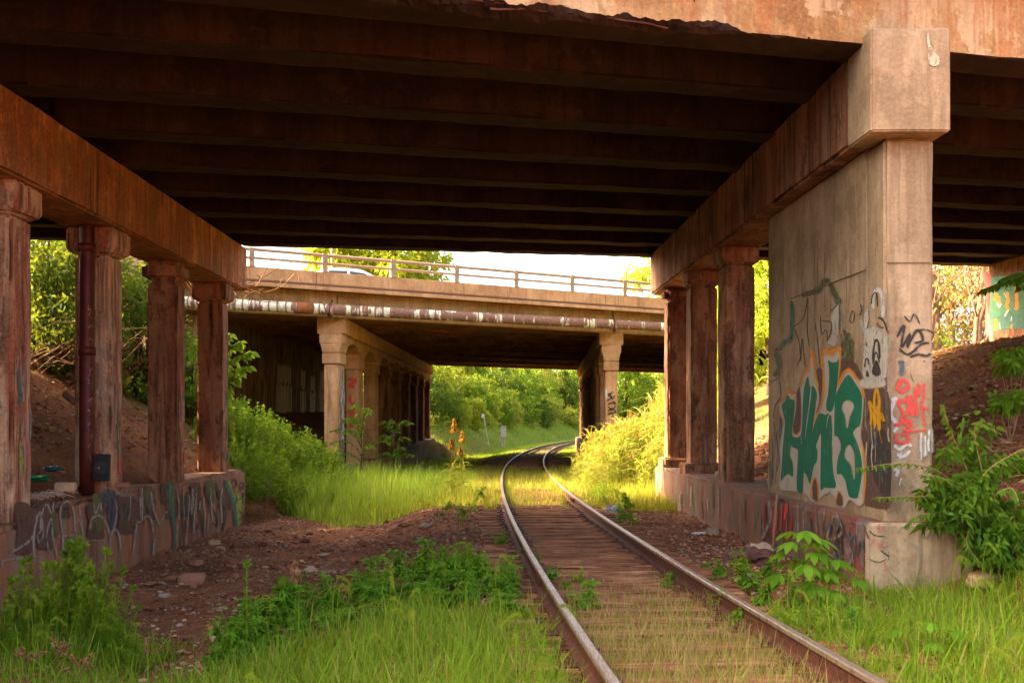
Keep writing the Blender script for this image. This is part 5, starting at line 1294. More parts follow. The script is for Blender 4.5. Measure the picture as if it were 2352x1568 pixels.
for i, (x, y, s) in enumerate(((-8.1, 27, 1.05), (-6.6, 26.8, 1.05), (-5.6, 27.2, 1.), (-7.4, 28.6, 1.1), (-6.1, 29., 1.05), (-8.6, 29.5, 1.15), (-5.1, 23.6, .62), (-4.9, 24.3, .55), (-6.9, 30.8, 1.05), (-5.2, 30.2, .95), (-5.0, 27.8, .85), (-7.8, 31.5, 1.0), (-4.6, 26., .6), (-5.75, 23.2, .9), (-4.6, 29.2, .8), (-6.2, 32., .9), (-9.0, 26.0, 1.), (-4.0, 25.2, .4))):
    dup(mounds[i % 3], at(x, y), random.uniform(0, 6), s)
for u, v, Y, lb in ((830, 945, 31.5, 'small sapling with feathery leaves before the left far bent'), (905, 975, 34, 'smaller feathery-leaved sapling right of the first, before the arched bent')):
    p = P(u, v, Y); b = at(p.x, Y); hh = p.z - b.z + .2
    t = empty('sapling', lb, 'sapling', b)
    g = Geo(); gl_ = Geo(); r = random.Random(int(u))
    for i in range(13):
        a = r.uniform(0, 6.28); l = r.uniform(.4, .85) * min(1.3, hh * .5); z0 = hh * r.uniform(.45, 1.)
        pts = smooth_poly([(0, 0, 0), (0, 0, z0 * .7), (math.cos(a) * l * .5, math.sin(a) * l * .4, z0), (math.cos(a) * l, math.sin(a) * l * .6, z0 - .05)], 5, closed=False)
        tube(g, pts, np.linspace(.014, .003, len(pts)), 4)
        q = pts[7:]; k = np.repeat(np.arange(len(q)), 3); N = len(k)
        ribbons(gl_, q[k], rand_dirs(N, -.4, .25), rng.uniform(.1, .2, N), .05, .4)
    g.obj('stems', M['bark'], t); gl_.obj('leaves', M['leaf'], t)
# spiky weed sprays standing out before the dark abutment
for i, (u, v, Y) in enumerate(((706, 980, 30), (668, 1000, 29), (730, 1010, 30.5))):
    p = P(u, v, Y); b = at(p.x, Y); hh = max(.8, p.z - b.z)
    t = empty('tall_weed', ('branching seedy weed spray standing before the dark far abutment', 'leafy upright weed left of the seedy spray', 'low seedy spray nearest the tan far column')[i], 'weed', b)
    g = Geo()
    for j in range(26):
        z0 = hh * (.45 + .55 * j / 26); l = .42 * (1.1 - j / 26); a = j * 2.4
        ribbons(g, [(0, 0, z0)], [(math.cos(a), math.sin(a) * .6, .7)], l, .03, .0, (1, .8, .6, 0.))
        ribbons(g, [(math.cos(a) * l * q_, math.sin(a) * .6 * l * q_, z0 + .6 * l * q_) for q_ in (.35, .55, .75)], rand_dirs(3, .1, .8), .09, .022, .1)
    g.obj('seed_spray', M['leaf_horse'], t)
    g = Geo(); tube(g, [(0, 0, -.1), (0, 0, hh)], [.012, .004], 5); g.obj('stem', M['leaf_horse'], t)

# ---- grasses (nobody could count the blades)
def grass_field(name, label, mats, N, xf, yf, hf, W, seed, lean=.55, droop=.35, cond=None, prof=(1., .8, .45, 0.), heads=0, headmat=None):
    r = np.random.default_rng(seed)
    Y = yf(r, N); X = xf(r, Y)
    if cond is not None:
        k = cond(X, Y, r); X, Y = X[k], Y[k]
    N = len(X); Z = gz(X, Y); H = hf(X, Y, r)
    a = r.uniform(0, 6.28, N); ln = r.uniform(.08, lean, N)
    D = unit(np.stack([np.cos(a) * ln, np.sin(a) * ln, np.ones(N)], 1))
    S = np.stack([-np.sin(a + r.uniform(-.8, .8, N)), np.cos(a + r.uniform(-.8, .8, N)), np.zeros(N)], 1); S = unit(S)
    g = Geo(); dr = r.uniform(.0, droop, N)
    # curved outwards: extra horizontal bend by using a sagging tip
    ribbons(g, np.stack([X, Y, Z - .02], 1), D, H, W * r.uniform(.6, 1.3, N), dr, prof, S)
    return g, X, Y, Z, H
def patchy(X, Y, f, seed): return np.array([.5 + .5 * mnoise.noise((x * f + seed, y * f, seed)) + .22 * mnoise.noise((x * f * 3, y * f * 3 + seed, 0)) for x, y in zip(X, Y)])
def c_fore(X, Y, r):
    s = X - cxs(Y); n = r.normal(0, .22, len(X)); pt = patchy(X, Y, .9, 3)
    left = (s < -.92) & (X > -2.55 + .25 * np.sin(Y * 3) + n) & (Y < 8.75 + n)
    clump = (X < -3.15 + n * .6) & (X > -5.4) & (Y < 9.6) & (r.random(len(X)) < .55)
    right = (s > .92) & (Y < np.where(X > 3.4, 9.75, 8.9 + .35 * np.sin(X * 5)) + n)
    return (left | clump | right) & (pt > .2)
g, X, Y, Z, H = grass_field('g', '', None, 125000, lambda r, Y: r.uniform(-5.4, 6.2, len(Y)), lambda r, n: 5. + 5.2 * r.random(n), lambda X, Y, r: (.08 + .36 * r.random(len(X)) ** 1.8) * (.45 + 1.1 * patchy(X, Y, .9, 8)), .0105, 51, cond=c_fore, lean=1.3, droop=.8)
# broader blades, and nodding foxtail heads
g2_, X2, Y2, Z2, H2 = grass_field('g', '', None, 9000, lambda r, Y: r.uniform(-5.2, 6.0, len(Y)), lambda r, n: 5. + 5.2 * r.random(n), lambda X, Y, r: .18 + .36 * r.random(len(X)) ** 1.6, .019, 52, cond=c_fore, lean=1.2, droop=.8)
g.add(np.concatenate(g2_.v), np.concatenate(g2_.q), np.concatenate(g2_.t))
g.obj('foreground_grass', M['grass'], label='lush green grass growing on both sides of the rails in the foreground', cat='grass', kind='stuff')
# foxtail heads as separate nodding stalks
fx = Geo()
sel = rng.choice(len(X2), 46, replace=False)
fpts = [(X2[i], Y2[i], Z2[i], .4 + .25 * random.random()) for i in sel]
for (u, v, Yq) in ((968, 1335, 9.2), (1140, 1332, 8.8), (985, 1340, 8.9), (1010, 1500, 7.3), (1185, 1500, 7.2), (1150, 1390, 8.2), (2100, 1360, 8.8), (1995, 1300, 9.4), (2240, 1350, 9.)):
    p = P(u, v + 20, Yq); b = at(p.x, Yq); fpts.append((p.x, Yq, b.z, p.z - b.z))
for (x, y, z, h) in fpts:
    a = random.uniform(0, 6.28); c, s_ = math.cos(a) * .06, math.sin(a) * .06
    pts = smooth_poly([(x, y, z), (x + c * .3, y + s_ * .3, z + h * .7), (x + c, y + s_, z + h), (x + c * 2, y + s_ * 2, z + h - .015), (x + c * 2.7, y + s_ * 2.7, z + h - .06)], 4, closed=False)
    tube(fx, pts[:9], .0022, 4)
    q = pts[8:]; k = np.repeat(np.arange(len(q)), 26); N = len(k)
    ribbons(fx, q[k] + rng.normal(0, .003, (N, 3)), rand_dirs(N), .022, .003, 0., (1, .8, 0.))
fx.obj('foxtail_grass', M['leaf_horse'], label='nodding foxtail seed heads standing among the foreground grass', cat='grass', kind='stuff')
# dry grass between the rails
def c_mid(X, Y, r):
    s = X - cxs(Y); return (np.abs(s) < .66) & (Y < 8.6 + 1.1 * r.normal(0, 1, len(X)) + .4 * np.sin(X * 6)) & (patchy(X, Y, 1.3, 5) > .25)
g, X, Y, Z, H = grass_field('g', '', None, 24000, lambda r, Y: cxs(Y) + r.uniform(-.7, .7, len(Y)), lambda r, n: 5 + 6. * r.random(n), lambda X, Y, r: .06 + .3 * r.random(len(X)) ** 1.6, .008, 53, cond=c_mid, lean=.9, droop=.5)
g3_, *_r = grass_field('g', '', None, 5200, lambda r, Y: r.uniform(-5.2, 6., len(Y)), lambda r, n: 5. + 5.2 * r.random(n), lambda X, Y, r: .14 + .32 * r.random(len(X)) ** 1.5, .006, 57, cond=c_fore, lean=.9, droop=.5)
g.add(np.concatenate(g3_.v), np.concatenate(g3_.q), np.concatenate(g3_.t))
g.obj('dry_grass', M['grass_dry'], label='dry straw-coloured grass between the rails and scattered through the foreground', cat='grass', kind='stuff')
# golden grass in the sun patch between the overpasses and on along the track
def c_gap(X, Y, r):
    s = X - cxs(Y); u = X / Y * F + U0
    rail = (np.abs(np.abs(s) - .7535) > np.where(Y > 23, .05, .1)) | ((s > 0) & (Y > 24) & (Y < 32) & (r.random(len(X)) < .5))
    ok = (Y > 20.3 + .5 * np.sin(X * 1.7) + r.normal(0, .25, len(X))) & rail
    ok &= ~((Y > 43) & (Y < 57) & (np.abs(s) < 2.6))
    lf = s < -1.2
    ok &= ~(lf & (Y < 20.8 + .5 * np.clip(-s - 1.2, 0, 3)))
    return ok
def h_gap(X, Y, r):
    s = np.abs(X - cxs(Y)); return (.13 + .27 * r.random(len(X)) ** 1.5) * np.where(s < .9, .85, 1. + .5 * np.clip((s - 1.2) / 2, 0, 1)) * np.clip(1.15 - (Y - 20) / 60, .6, 1.1)
g, X, Y, Z, H = grass_field('g', '', None, 42000, lambda r, Y: cxs(Y) + r.uniform(-5.2, 3.6, len(Y)), lambda r, n: 20 + 42 * r.random(n) ** 1.7, h_gap, .018, 54, cond=c_gap, lean=.8, droop=.4)
g4_, *_r = grass_field('g', '', None, 1500, lambda r, Y: cxs(Y) + r.uniform(.6, .95, len(Y)), lambda r, n: 24 + 9.5 * r.random(n), lambda X, Y, r: .22 + .26 * r.random(len(X)), .018, 58, lean=.7, droop=.4)
g.add(np.concatenate(g4_.v), np.concatenate(g4_.q), np.concatenate(g4_.t))
g5_, *_r = grass_field('g', '', None, 2600, lambda r, Y: cxs(Y) + np.where(r.random(len(Y)) < .5, r.uniform(-1.05, -.80, len(Y)), r.uniform(-.70, -.5, len(Y))), lambda r, n: 22 + 20 * r.random(n), lambda X, Y, r: .14 + .16 * r.random(len(X)), .018, 59, lean=.7, droop=.4)
g.add(np.concatenate(g5_.v), np.concatenate(g5_.q), np.concatenate(g5_.t))
g.obj('sunlit_grass', M['grass_gold'], label='golden sunlit grass over the track bed in the gap between the overpasses', cat='grass', kind='stuff')
# tall pale grass left of the track
def c_pale(X, Y, r):
    s = X - cxs(Y); return (s < -1.5 - .4 * r.random(len(X))) & (s > -5.8) & (Y > 20.9 + .6 * np.sin(X * 2.1) + .5 * np.clip(-s - 3, 0, 3)) & (patchy(X, Y, .5, 9) > .22)
g, X, Y, Z, H = grass_field('g', '', None, 22000, lambda r, Y: cxs(Y) + r.uniform(-5.8, -1.4, len(Y)), lambda r, n: 20.5 + 15 * r.random(n), lambda X, Y, r: (.3 + 1.0 * r.random(len(X)) ** 1.5) * np.clip((-(X - cxs(Y)) - 1.2) / 2.2, .35, 1.15) * np.clip((Y - 20.2) / 3.2, .25, 1) * (.75 + .5 * patchy(X, Y, .4, 2)), .02, 55, cond=c_pale, lean=.8, droop=.5)
g.obj('tall_grass', M['grass_pale'], label='tall soft pale green grass on the left of the track before the far overpass', cat='grass', kind='stuff')
# meadow beyond the far overpass, following the bend of the line
_r = np.random.default_rng(56); _yc = _r.uniform(57, 185, 70000); _sd = _r.uniform(-11.8, 5, 70000); _sd = np.where(np.abs(_sd) < 1.3, -4 - _sd, _sd)
_ti = np.clip(((_yc + 40) / 300 * 1499).astype(int), 0, 1499)
_mx, _my = _cc[_ti] + _tan[_ti, 1] * _sd, _yy[_ti] - _tan[_ti, 0] * _sd
g, X, Y, Z, H = grass_field('g', '', None, 70000, lambda r, Y: _mx, lambda r, n: _my, lambda X, Y, r: (.2 + .8 * r.random(len(X)) ** 2) * np.where(np.abs(_sd) < 2.4, .5, 1.), .045, 56, lean=.6, droop=.3)
g.obj('meadow_grass', M['grass_pale'], label='green grass beside the curving track beyond the far overpass', cat='grass', kind='stuff')

# ---- reeds in the sun at right
def reed_clump(label, loc, n, rad, h, seed, group, heads=.12):
    t = empty('reed_clump', label, 'reeds', loc, group); r = np.random.default_rng(seed); g = Geo(); gh = Geo()
    a = r.uniform(0, 6.28, n); q = np.sqrt(r.random(n)); b = np.stack([q * np.cos(a) * rad, q * np.sin(a) * rad, np.zeros(n)], 1)
    H = h * r.uniform(.7, 1.1, n)
    for i in range(n):
        lx, ly = r.normal(.10, .16), r.normal(0, .15); m = 9; tt = np.sort(r.uniform(.08, 1, m))
        st = np.stack([b[i, 0] + lx * tt ** 2 * H[i], b[i, 1] + ly * tt ** 2 * H[i], H[i] * tt], 1)
        D = unit(np.stack([r.normal(.25, .6, m), r.normal(0, .6, m), r.uniform(.5, 1.3, m)], 1))
        ribbons(g, st, D, r.uniform(.45, .95, m), .032, r.uniform(.3, 1.1, m), (.8, 1, .8, .5, 0.))
        tube(g, [b[i], st[m // 2], st[-1]], [.006, .005, .003], 4)
        if r.random() < heads * 1.8:
            kk = 60; z = r.uniform(0, .32, kk); Pp = st[-1] + np.stack([lx * z, ly * z, z], 1)
            ribbons(gh, Pp, unit(rand_dirs(kk, .2, .9)), .08 * (1.2 - z / .32), .012, .2, (1, .9, .6, 0.))
    g.obj('blades', M['reed'], t); 
    if gh.n: gh.obj('seed_heads', M['reed_head'], t)
    return t
rc = [reed_clump('sunlit golden reeds massed right of the track before the far right column', at(3.1, 27.5), 36, .55, 1.8, 61 + i, 'golden reeds at right', .16) for i in range(2)]
for i, (x, y, s) in enumerate(((3.9, 27.2, 1.08), (2.5, 28.6, .85), (3.5, 29.2, 1.02), (4.6, 28.4, 1.12), (4.3, 30.2, 1.1), (2.9, 30.5, .9), (5.3, 29.6, 1.1), (3.7, 31.5, 1.0), (5.0, 31.8, 1.1), (2.25, 27.2, .62), (2.05, 30, .55), (4.4, 26.2, .9), (3.6, 25.8, .72), (2.6, 32.4, .7), (3.3, 33.5, .85), (5.8, 27.9, 1.1), (2.0, 25.6, .42))):
    dup(rc[i % 2], at(x, y), random.uniform(-.5, .5), s)
# sorghum with rusty heads left of the track
def sorghum(label, loc, h, seed):
    t = empty('sorghum_plant', label, 'plant', loc); r = np.random.default_rng(seed); g = Geo(); gh = Geo(); gs_ = Geo()
    for (dx, hh) in ((0, h), (-.06, h * .74)):
        tube(gs_, [(dx, 0, -.05), (dx, 0, hh * .6), (dx + .02, 0, hh)], [.012, .009, .004], 6)
        n = 22; z = r.uniform(.02, .6, n) * hh
        ribbons(g, np.stack([np.full(n, dx), np.zeros(n), z], 1), unit(np.stack([r.normal(0, 1, n), r.normal(0, .6, n), r.uniform(.4, 1.1, n)], 1)), r.uniform(.35, .7, n), .028, r.uniform(.5, 1.1, n), (.8, 1, .8, .5, 0.))
        m = 190; q = r.uniform(0, 1, m); zz = hh * .80 + q * hh * .20
        a = r.uniform(0, 6.28, m)
        ribbons(gh, np.stack([np.full(m, dx), np.zeros(m), zz], 1), unit(np.stack([np.cos(a), np.sin(a), np.full(m, .9)], 1)), .14 * (1.15 - .8 * q), .02, .35, (.6, 1, .9, 0.))
    gs_.obj('stalk', M['reed'], t); g.obj('blades', M['reed'], t); gh.obj('seed_head', M['reed_head'], t); return t
b = at(*(P(1043, 1100, 23.5).xy)); sorghum('tall grass plant with two rusty orange seed heads left of the track', b, P(1043, 962, 23.5).z - b.z, 71)
b = at(*(P(1062, 1090, 25.5).xy)); sorghum('dull rust-headed grass plant just behind the bright orange one', b, P(1062, 990, 25.5).z - b.z, 72)

# ---- green hillside closing the view beyond the far overpass
hs = []
for i in range(5):
    lm = ('leaf_olive', 'leaf', 'leaf_olive', 'leaf_dark', 'leaf_yellow')[i]
    hs.append((lm, [(3.0, 2.6, 2.6), (2.4, 2.6, 3.1), (3.4, 3.2, 2.5), (2.5, 2.5, 3.0), (2.2, 2.2, 2.4)][i]))
labels_h = {'leaf_olive': 'olive-green bushy tree on the hillside beyond the far overpass', 'leaf': 'green bushy tree on the hillside beyond the far overpass', 'leaf_dark': 'dark green bushy tree on the hillside beyond the far overpass', 'leaf_yellow': 'yellow-green bushy tree on the hillside beyond the far overpass'}
protos = {}
def on_track(yc, s):
    i = int(np.argmin(np.abs(_yy - yc))); return _cc[i] + _tan[i, 1] * s, _yy[i] - _tan[i, 0] * s
spots = []
rh = random.Random(3)
for row, (s0, n) in enumerate(((-9.6, 18), (-12.2, 17), (-15.5, 15), (-19.5, 14))):
    for i in range(n):
        yc = 78 + (i + rh.random() * .8) * (112 / n); spots.append((*on_track(yc, s0 + rh.uniform(-1, 1)), (.72, .95, 1.15, 1.4)[row] * rh.uniform(.8, 1.15)))
for i, (x, y, s) in enumerate(spots):
    k = rh.choice((0, 0, 1, 1, 2, 3, 4))
    lm, rad = hs[k]
    if k not in protos:
        protos[k] = make_tree('hillside_tree', labels_h[lm], 'tree', at(x, y), rad[2] * 2.1, rad, .13, lm, ncl=62, nl=46, L=.34, seed=80 + k, group='bushy trees on the far hillside', zc=rad[2] * .9, shell=.45); protos[k].scale = (s,) * 3
    else: dup(protos[k], at(x, y), rh.uniform(0, 6), (s, s, s * rh.uniform(.9, 1.25)))
g = Geo(); N = 26000; r = np.random.default_rng(5)
q = np.array([on_track(yc, s) for yc, s in zip(r.uniform(72, 185, 5200), -9 - 10 * r.random(5200))]); k = np.repeat(np.arange(len(q)), 5)
Pp = np.stack([q[k, 0], q[k, 1], gz(q[k, 0], q[k, 1])], 1) + r.normal(0, .3, (len(k), 3)); Pp[:, 2] += .35
ribbons(g, Pp, rand_dirs(len(k), -.2, 1), r.uniform(.3, .7, len(k)), .17, .3)
g.obj('undergrowth', M['leaf_olive'], label='low tangled undergrowth covering the far hillside between the trees', cat='undergrowth', kind='stuff')
# right side growth beyond the reeds and along the bend
rt = [('leaf', (1.5, 1.5, 1.4)), ('leaf_yellow', (1.4, 1.3, 1.5))]
b0 = bush('bush', 'leafy bush beyond the far overpass along the right of the track', at(12.6, 93), (1.6, 1.6, 1.5), 'leaf', 60, 50, .2, 95, group='bushes behind the reeds')
for x, y, s in ((11, 88, 1.4), (13.2, 99, 1.6), (16.5, 95, 1.5)): dup(b0, at(x, y), random.uniform(0, 6), s)

# ---- foreground weeds
def horseweed(label, loc, h, seed, group=None, wide=.13, cat='weed', lm='leaf_horse', dens=70, lean=0., tuft=True, thin=.14, spread=0.):
    t = empty('narrow_leaved_weed', label, cat, loc, group); r = np.random.default_rng(seed); g = Geo()
    n = int(dens * h); tt = np.sort(r.uniform(.12, 1., n)); a = np.arange(n) * 2.4 + r.normal(0, .3 + spread * 2, n)
    lx = lean * h
    Pp = np.stack([lx * tt ** 2, 0 * tt, h * tt], 1)
    up = .15 + 1.1 * tt ** 3 + r.normal(0, spread, n); D = unit(np.stack([np.cos(a), np.sin(a), up], 1))
    L = wide * (1.25 - .65 * tt ** 1.5) * r.uniform(.6, 1.25, n)
    ribbons(g, Pp, D, L, L * thin, .55 - .4 * tt, (.5, 1., .8, .45, 0.), S=unit(np.cross(D, np.array([0, 0, 1.]))))
    if tuft:
        m = 40; a = r.uniform(0, 6.28, m); D = unit(np.stack([np.cos(a), np.sin(a), r.uniform(.4, 2, m)], 1))
        ribbons(g, np.stack([np.full(m, lx), np.zeros(m), h * r.uniform(.93, 1., m)], 1), D, wide * .55, wide * .09, .15, (.6, 1., .7, 0.))
    g.obj('leaves', M[lm], t)
    g = Geo(); tube(g, [(0, 0, -.04), (lx * .25, 0, h * .5), (lx, 0, h)], [.007, .0055, .002], 6); g.obj('stem', M['leaf_horse'], t)
    return t
def standing(u, vtop, Y, fn, label, seed, **kw):
    p = P(u, vtop, Y); b = at(p.x, Y); return fn(label, b, max(.15, p.z - b.z), seed, **kw)
standing(567, 1290, 8.7, horseweed, 'tallest single narrow-leaved weed stalk standing alone left of the rails', 101, wide=.10, lm='leaf_fresh', dens=170)
standing(686, 1362, 8.2, horseweed, 'second shorter narrow-leaved weed stalk right of the tallest one', 102, wide=.09, lm='leaf_fresh', dens=170)
standing(222, 1600 - 10, 4.9, horseweed, 'bright young weed tip at the bottom edge of the photo below the left clump', 103, wide=.10, lm='leaf_fresh', dens=150) if False else None
GL = 'weeds of the thick left clump'; LBL = 'narrow-leaved weed stem in the thick clump at the left footing wall'
for i, (u, v, Y) in enumerate(((178, 1252, 8.2), (130, 1300, 8.0), (225, 1298, 8.3), (88, 1330, 7.8), (160, 1330, 7.6), (205, 1350, 7.6), (272, 1345, 8.1), (60, 1360, 7.4), (110, 1370, 7.3), (240, 1390, 7.4), (290, 1400, 7.6), (30, 1390, 7.2), (180, 1400, 7.0), (140, 1430, 6.9), (260, 1440, 6.9), (70, 1440, 6.8), (210, 1460, 6.6), (300, 1460, 7.0), (20, 1470, 6.5), (110, 1480, 6.4), (160, 1500, 6.2), (250, 1500, 6.3), (60, 1520, 6.0), (205, 1530, 6.0), (10, 1430, 6.9), (285, 1430, 7.2), (45, 1410, 7.), (125, 1345, 7.7), (245, 1340, 7.9), (195, 1310, 8.1))):
    Y = 8.3 + (1568 - v) / 320 * 2.1
    if i < 6: t_ = standing(u, v, Y, horseweed, LBL, 110 + i, wide=.125, group=GL, dens=250, lean=(.1, .35, .2, .15, .3, .05)[i], lm=('leaf_horse', 'leaf_horse', 'leaf_fresh', 'leaf_horse', 'leaf_fresh', 'leaf_horse')[i], thin=.1, spread=.5); hp = hp + [(t_, P(u, v, Y).z - at(P(u, v, Y).x, Y).z)] if i else [(t_, P(u, v, Y).z - at(P(u, v, Y).x, Y).z)]
    else:
        q = hp[i % 6]; p = P(u, v, Y); b = at(p.x, Y); s = max(.25, (p.z - b.z) / q[1]); dup(q[0], b, random.uniform(0, 6.28), (max(.8, s), max(.8, s), s))
rl_ = random.Random(21)
for i in range(78):
    u = rl_.uniform(-20, 322); v = np.interp(u, [0, 60, 130, 180, 240, 322], [1325, 1295, 1265, 1235, 1275, 1385]) + rl_.random() ** 1.2 * 200
    Y = 8.3 + (1568 - v) / 320 * 2.1; q = hp[i % 6]; p = P(u, v, Y); b = at(p.x, Y); s_ = max(.3, (p.z - b.z) / q[1]); dup(q[0], b, rl_.uniform(0, 6.28), (max(.75, s_),) * 2 + (s_,))
for i in range(44):
    Y = rl_.uniform(23.5, 31); x = rl_.uniform(-7.8, -3.6); q = hp[rl_.choice((0, 2, 4, 5))]
    if x > -5 and Y > 27: continue
    s_ = rl_.uniform(1.0, 1.6); dup(q[0], at(x, Y), rl_.uniform(0, 6.28), (s_, s_, s_ * 1.15), 'upright narrow-leaved weed standing out of the left slope between the overpasses', 'upright weeds on the left slope')
# dry seedy sprays at the lower left
for i, (u, v, Y) in enumerate(((60, 1490, 8.3), (130, 1470, 8.5), (180, 1520, 8.1), (335, 1475, 8.6))):
    p = P(u, v, Y); b = at(p.x, Y); h = max(.2, p.z - b.z); t = empty('dry_weed', ('dry brown seed spray at the lower left corner', 'dry brown seed spray arching over the left clump', 'dry brown spray lowest beside the young green tip', 'thin dry reddish stalk on the gravel right of the left clump')[i], 'weed', b)
    g = Geo()
    for j in range(9 if i < 3 else 3):
        a = random.uniform(-.8, .9); l = h * random.uniform(.7, 1.2); e = Vector((math.sin(a) * l * .8, random.uniform(-.1, .1), math.cos(a) * l))
        pts = smooth_poly([(0, 0, 0), tuple(e * .55 + Vector((0, 0, .05))), tuple(e)], 6, closed=False); tube(g, pts, np.linspace(.003, .0012, len(pts)), 4)
        k = np.repeat(np.arange(len(pts) // 2, len(pts)), 9); N = len(k)
        ribbons(g, pts[k], rand_dirs(N, -.2, .9), .025, .012, .2, (.6, 1, 0.))
    g.obj('spray', M['litterleaf'], t)
# leafy weed patch left of the rails: several kinds mixed
def mug(label, loc, h, seed, group=None, lm='leaf_mug', ns=4, Ls=.12, lobes=True, nn=11, wd=.36):
    t = empty('leafy_weed', label, 'weed', loc, group); r = np.random.default_rng(seed); g = Geo(); gs_ = Geo()
    for s_ in range(ns):
        bx, by = r.normal(0, .05, 2); lean = r.normal(0, .3, 2); hh = h * r.uniform(.55, 1.1); n = nn
        tt = np.sort(r.uniform(.2, 1., n)); a = np.arange(n) * 2.4 + r.normal(0, .5, n)
        c = np.stack([bx + lean[0] * hh * tt ** 2, by + lean[1] * hh * tt ** 2, hh * tt], 1)
        tube(gs_, [(bx, by, -.05), c[n // 2], c[-1]], [.005, .004, .002], 4)
        up = r.uniform(.05, .9, n); D0 = np.stack([np.cos(a), np.sin(a), up], 1); Lk = Ls * r.uniform(.6, 1.35, n) * (1.2 - .6 * tt)
        for da, sc, st in (((0, 1, 0.), (.5, .72, .35), (-.5, .72, .35), (.95, .5, .15), (-.95, .5, .15)) if lobes else ((0, 1.2, 0),)):
            D = unit(np.stack([np.cos(a + da), np.sin(a + da), up - .1 * abs(da)], 1)); L = Lk * sc
            ribbons(g, c + unit(D0) * (Lk * st)[:, None], D, L, L * wd, r.uniform(.2, .9, n), (.4, 1., .75, 0.), S=unit(np.cross(D, np.array([0, 0, 1.])) + r.normal(0, .4, (n, 3))))
    g.obj('leaves', M[lm], t); gs_.obj('stems', M['leaf_horse'], t); return t
GM = 'leafy weeds of the patch left of the rails'; LM_ = 'green leafy weed in the low patch left of the rails'
mp = [mug(LM_, at(0, 8.4), .34, 130, GM), mug(LM_, at(0, 8.4), .34, 131, GM, 'leaf_fresh', 3, .10), mug(LM_, at(0, 8.4), .34, 132, GM, 'leaf_mug', 5, .14), mug(LM_, at(0, 8.4), .34, 133, GM, 'leaf_horse', 6, .12, False, 16, .2), mug(LM_, at(0, 8.4), .34, 134, GM, 'leaf', 4, .15, False, 9, .5), mug(LM_, at(0, 8.4), .34, 135, GM, 'leaf_fresh', 3, .09, False, 14, .16)]
rm = random.Random(9)
for i in range(205):
    u = rm.uniform(490, 1250)
    vt = np.interp(u, [490, 600, 700, 780, 850, 960, 1060, 1160, 1250], [1420, 1335, 1280, 1300, 1280, 1236, 1232, 1270, 1315]) + rm.random() ** 1.15 * 175
    Y = np.interp(vt, [1245, 1320, 1400, 1480], [10.9, 9.9, 9.1, 8.5]) + rm.uniform(-.2, .2); x = (u - U0) / F * Y
    if x > cxs(Y) - 1.02: x = cxs(Y) - 1.02 - rm.random() * .3
    p = at(x, Y); h = (ZC + (V0 - vt) / F * Y - p.z) * rm.uniform(.85, 1.1); s = min(2.1, max(.4, h / .36)); k = rm.choice((0, 0, 0, 1, 1, 2, 2, 3, 4, 5))
    if i < 6: mp[i].location = p; mp[i].scale = (max(.7, s * .85),) * 2 + (s,)
    else: dup(mp[k], p, rm.uniform(0, 6.28), (max(.7, s * .85), max(.7, s * .85), s))
# one withered brown weed head standing in the patch
b = at(*P(680, 1290, 9.9).xy); t = empty('dry_weed', 'withered brown weed head standing up at the back of the leafy patch', 'weed', b); g = Geo(); hh = P(680, 1285, 9.9).z - b.z
tube(g, [(0, 0, 0), (.01, 0, hh)], [.004, .003], 4); kk = 60; ribbons(g, np.stack([rng.normal(0, .02, kk), rng.normal(0, .02, kk), rng.uniform(hh * .7, hh, kk)], 1), rand_dirs(kk, -1, .5), .06, .02, .6); g.obj('spray', M['litterleaf'], t)
# scattered low weeds beside the rails
GS = 'small weeds along the rails'; LS = 'small low green weed beside the rails'
for i, (u, v) in enumerate(((1062, 1180), (1040, 1165), (1085, 1160), (1100, 1140), (1060, 1195), (1010, 1180), (1150, 1245), (1395, 1150), (1420, 1145), (1440, 1160), (1380, 1140), (1455, 1195), (1430, 1190), (1310, 1350), (1330, 1330), (1345, 1400), (1320, 1380), (1550, 1330), (1530, 1345), (1620, 1300), (1700, 1290), (1760, 1320), (1790, 1330), (1820, 1340), (1650, 1320), (1840, 1300), (1890, 1325), (1750, 1390), (1640, 1400), (1850, 1420), (1820, 1385), (1930, 1380), (1900, 1440), (1720, 1350), (1235, 1290), (1215, 1270), (1270, 1330), (1700, 1430), (1800, 1450), (1960, 1450))):
    p = G(u, v + 14); s = .55 + .35 * random.random()
    if p.y > 15: s *= 1.25
    dup(mp[(0, 1, 3, 2, 5, 1)[i % 6]], p, random.uniform(0, 6.28), s, LS, GS)
# dense green clumps at the sunlit edge
for i, (u, v) in enumerate(((1385, 1150), (1000, 1140))):
    dup(mounds[1], G(u, v), 1., (.5, .4, .42), ('low dark green weed clump right of the right rail at the sunlit edge', 'low leafy clump left of the left rail at the sunlit edge')[i], 'clumps at the sunlit edge')
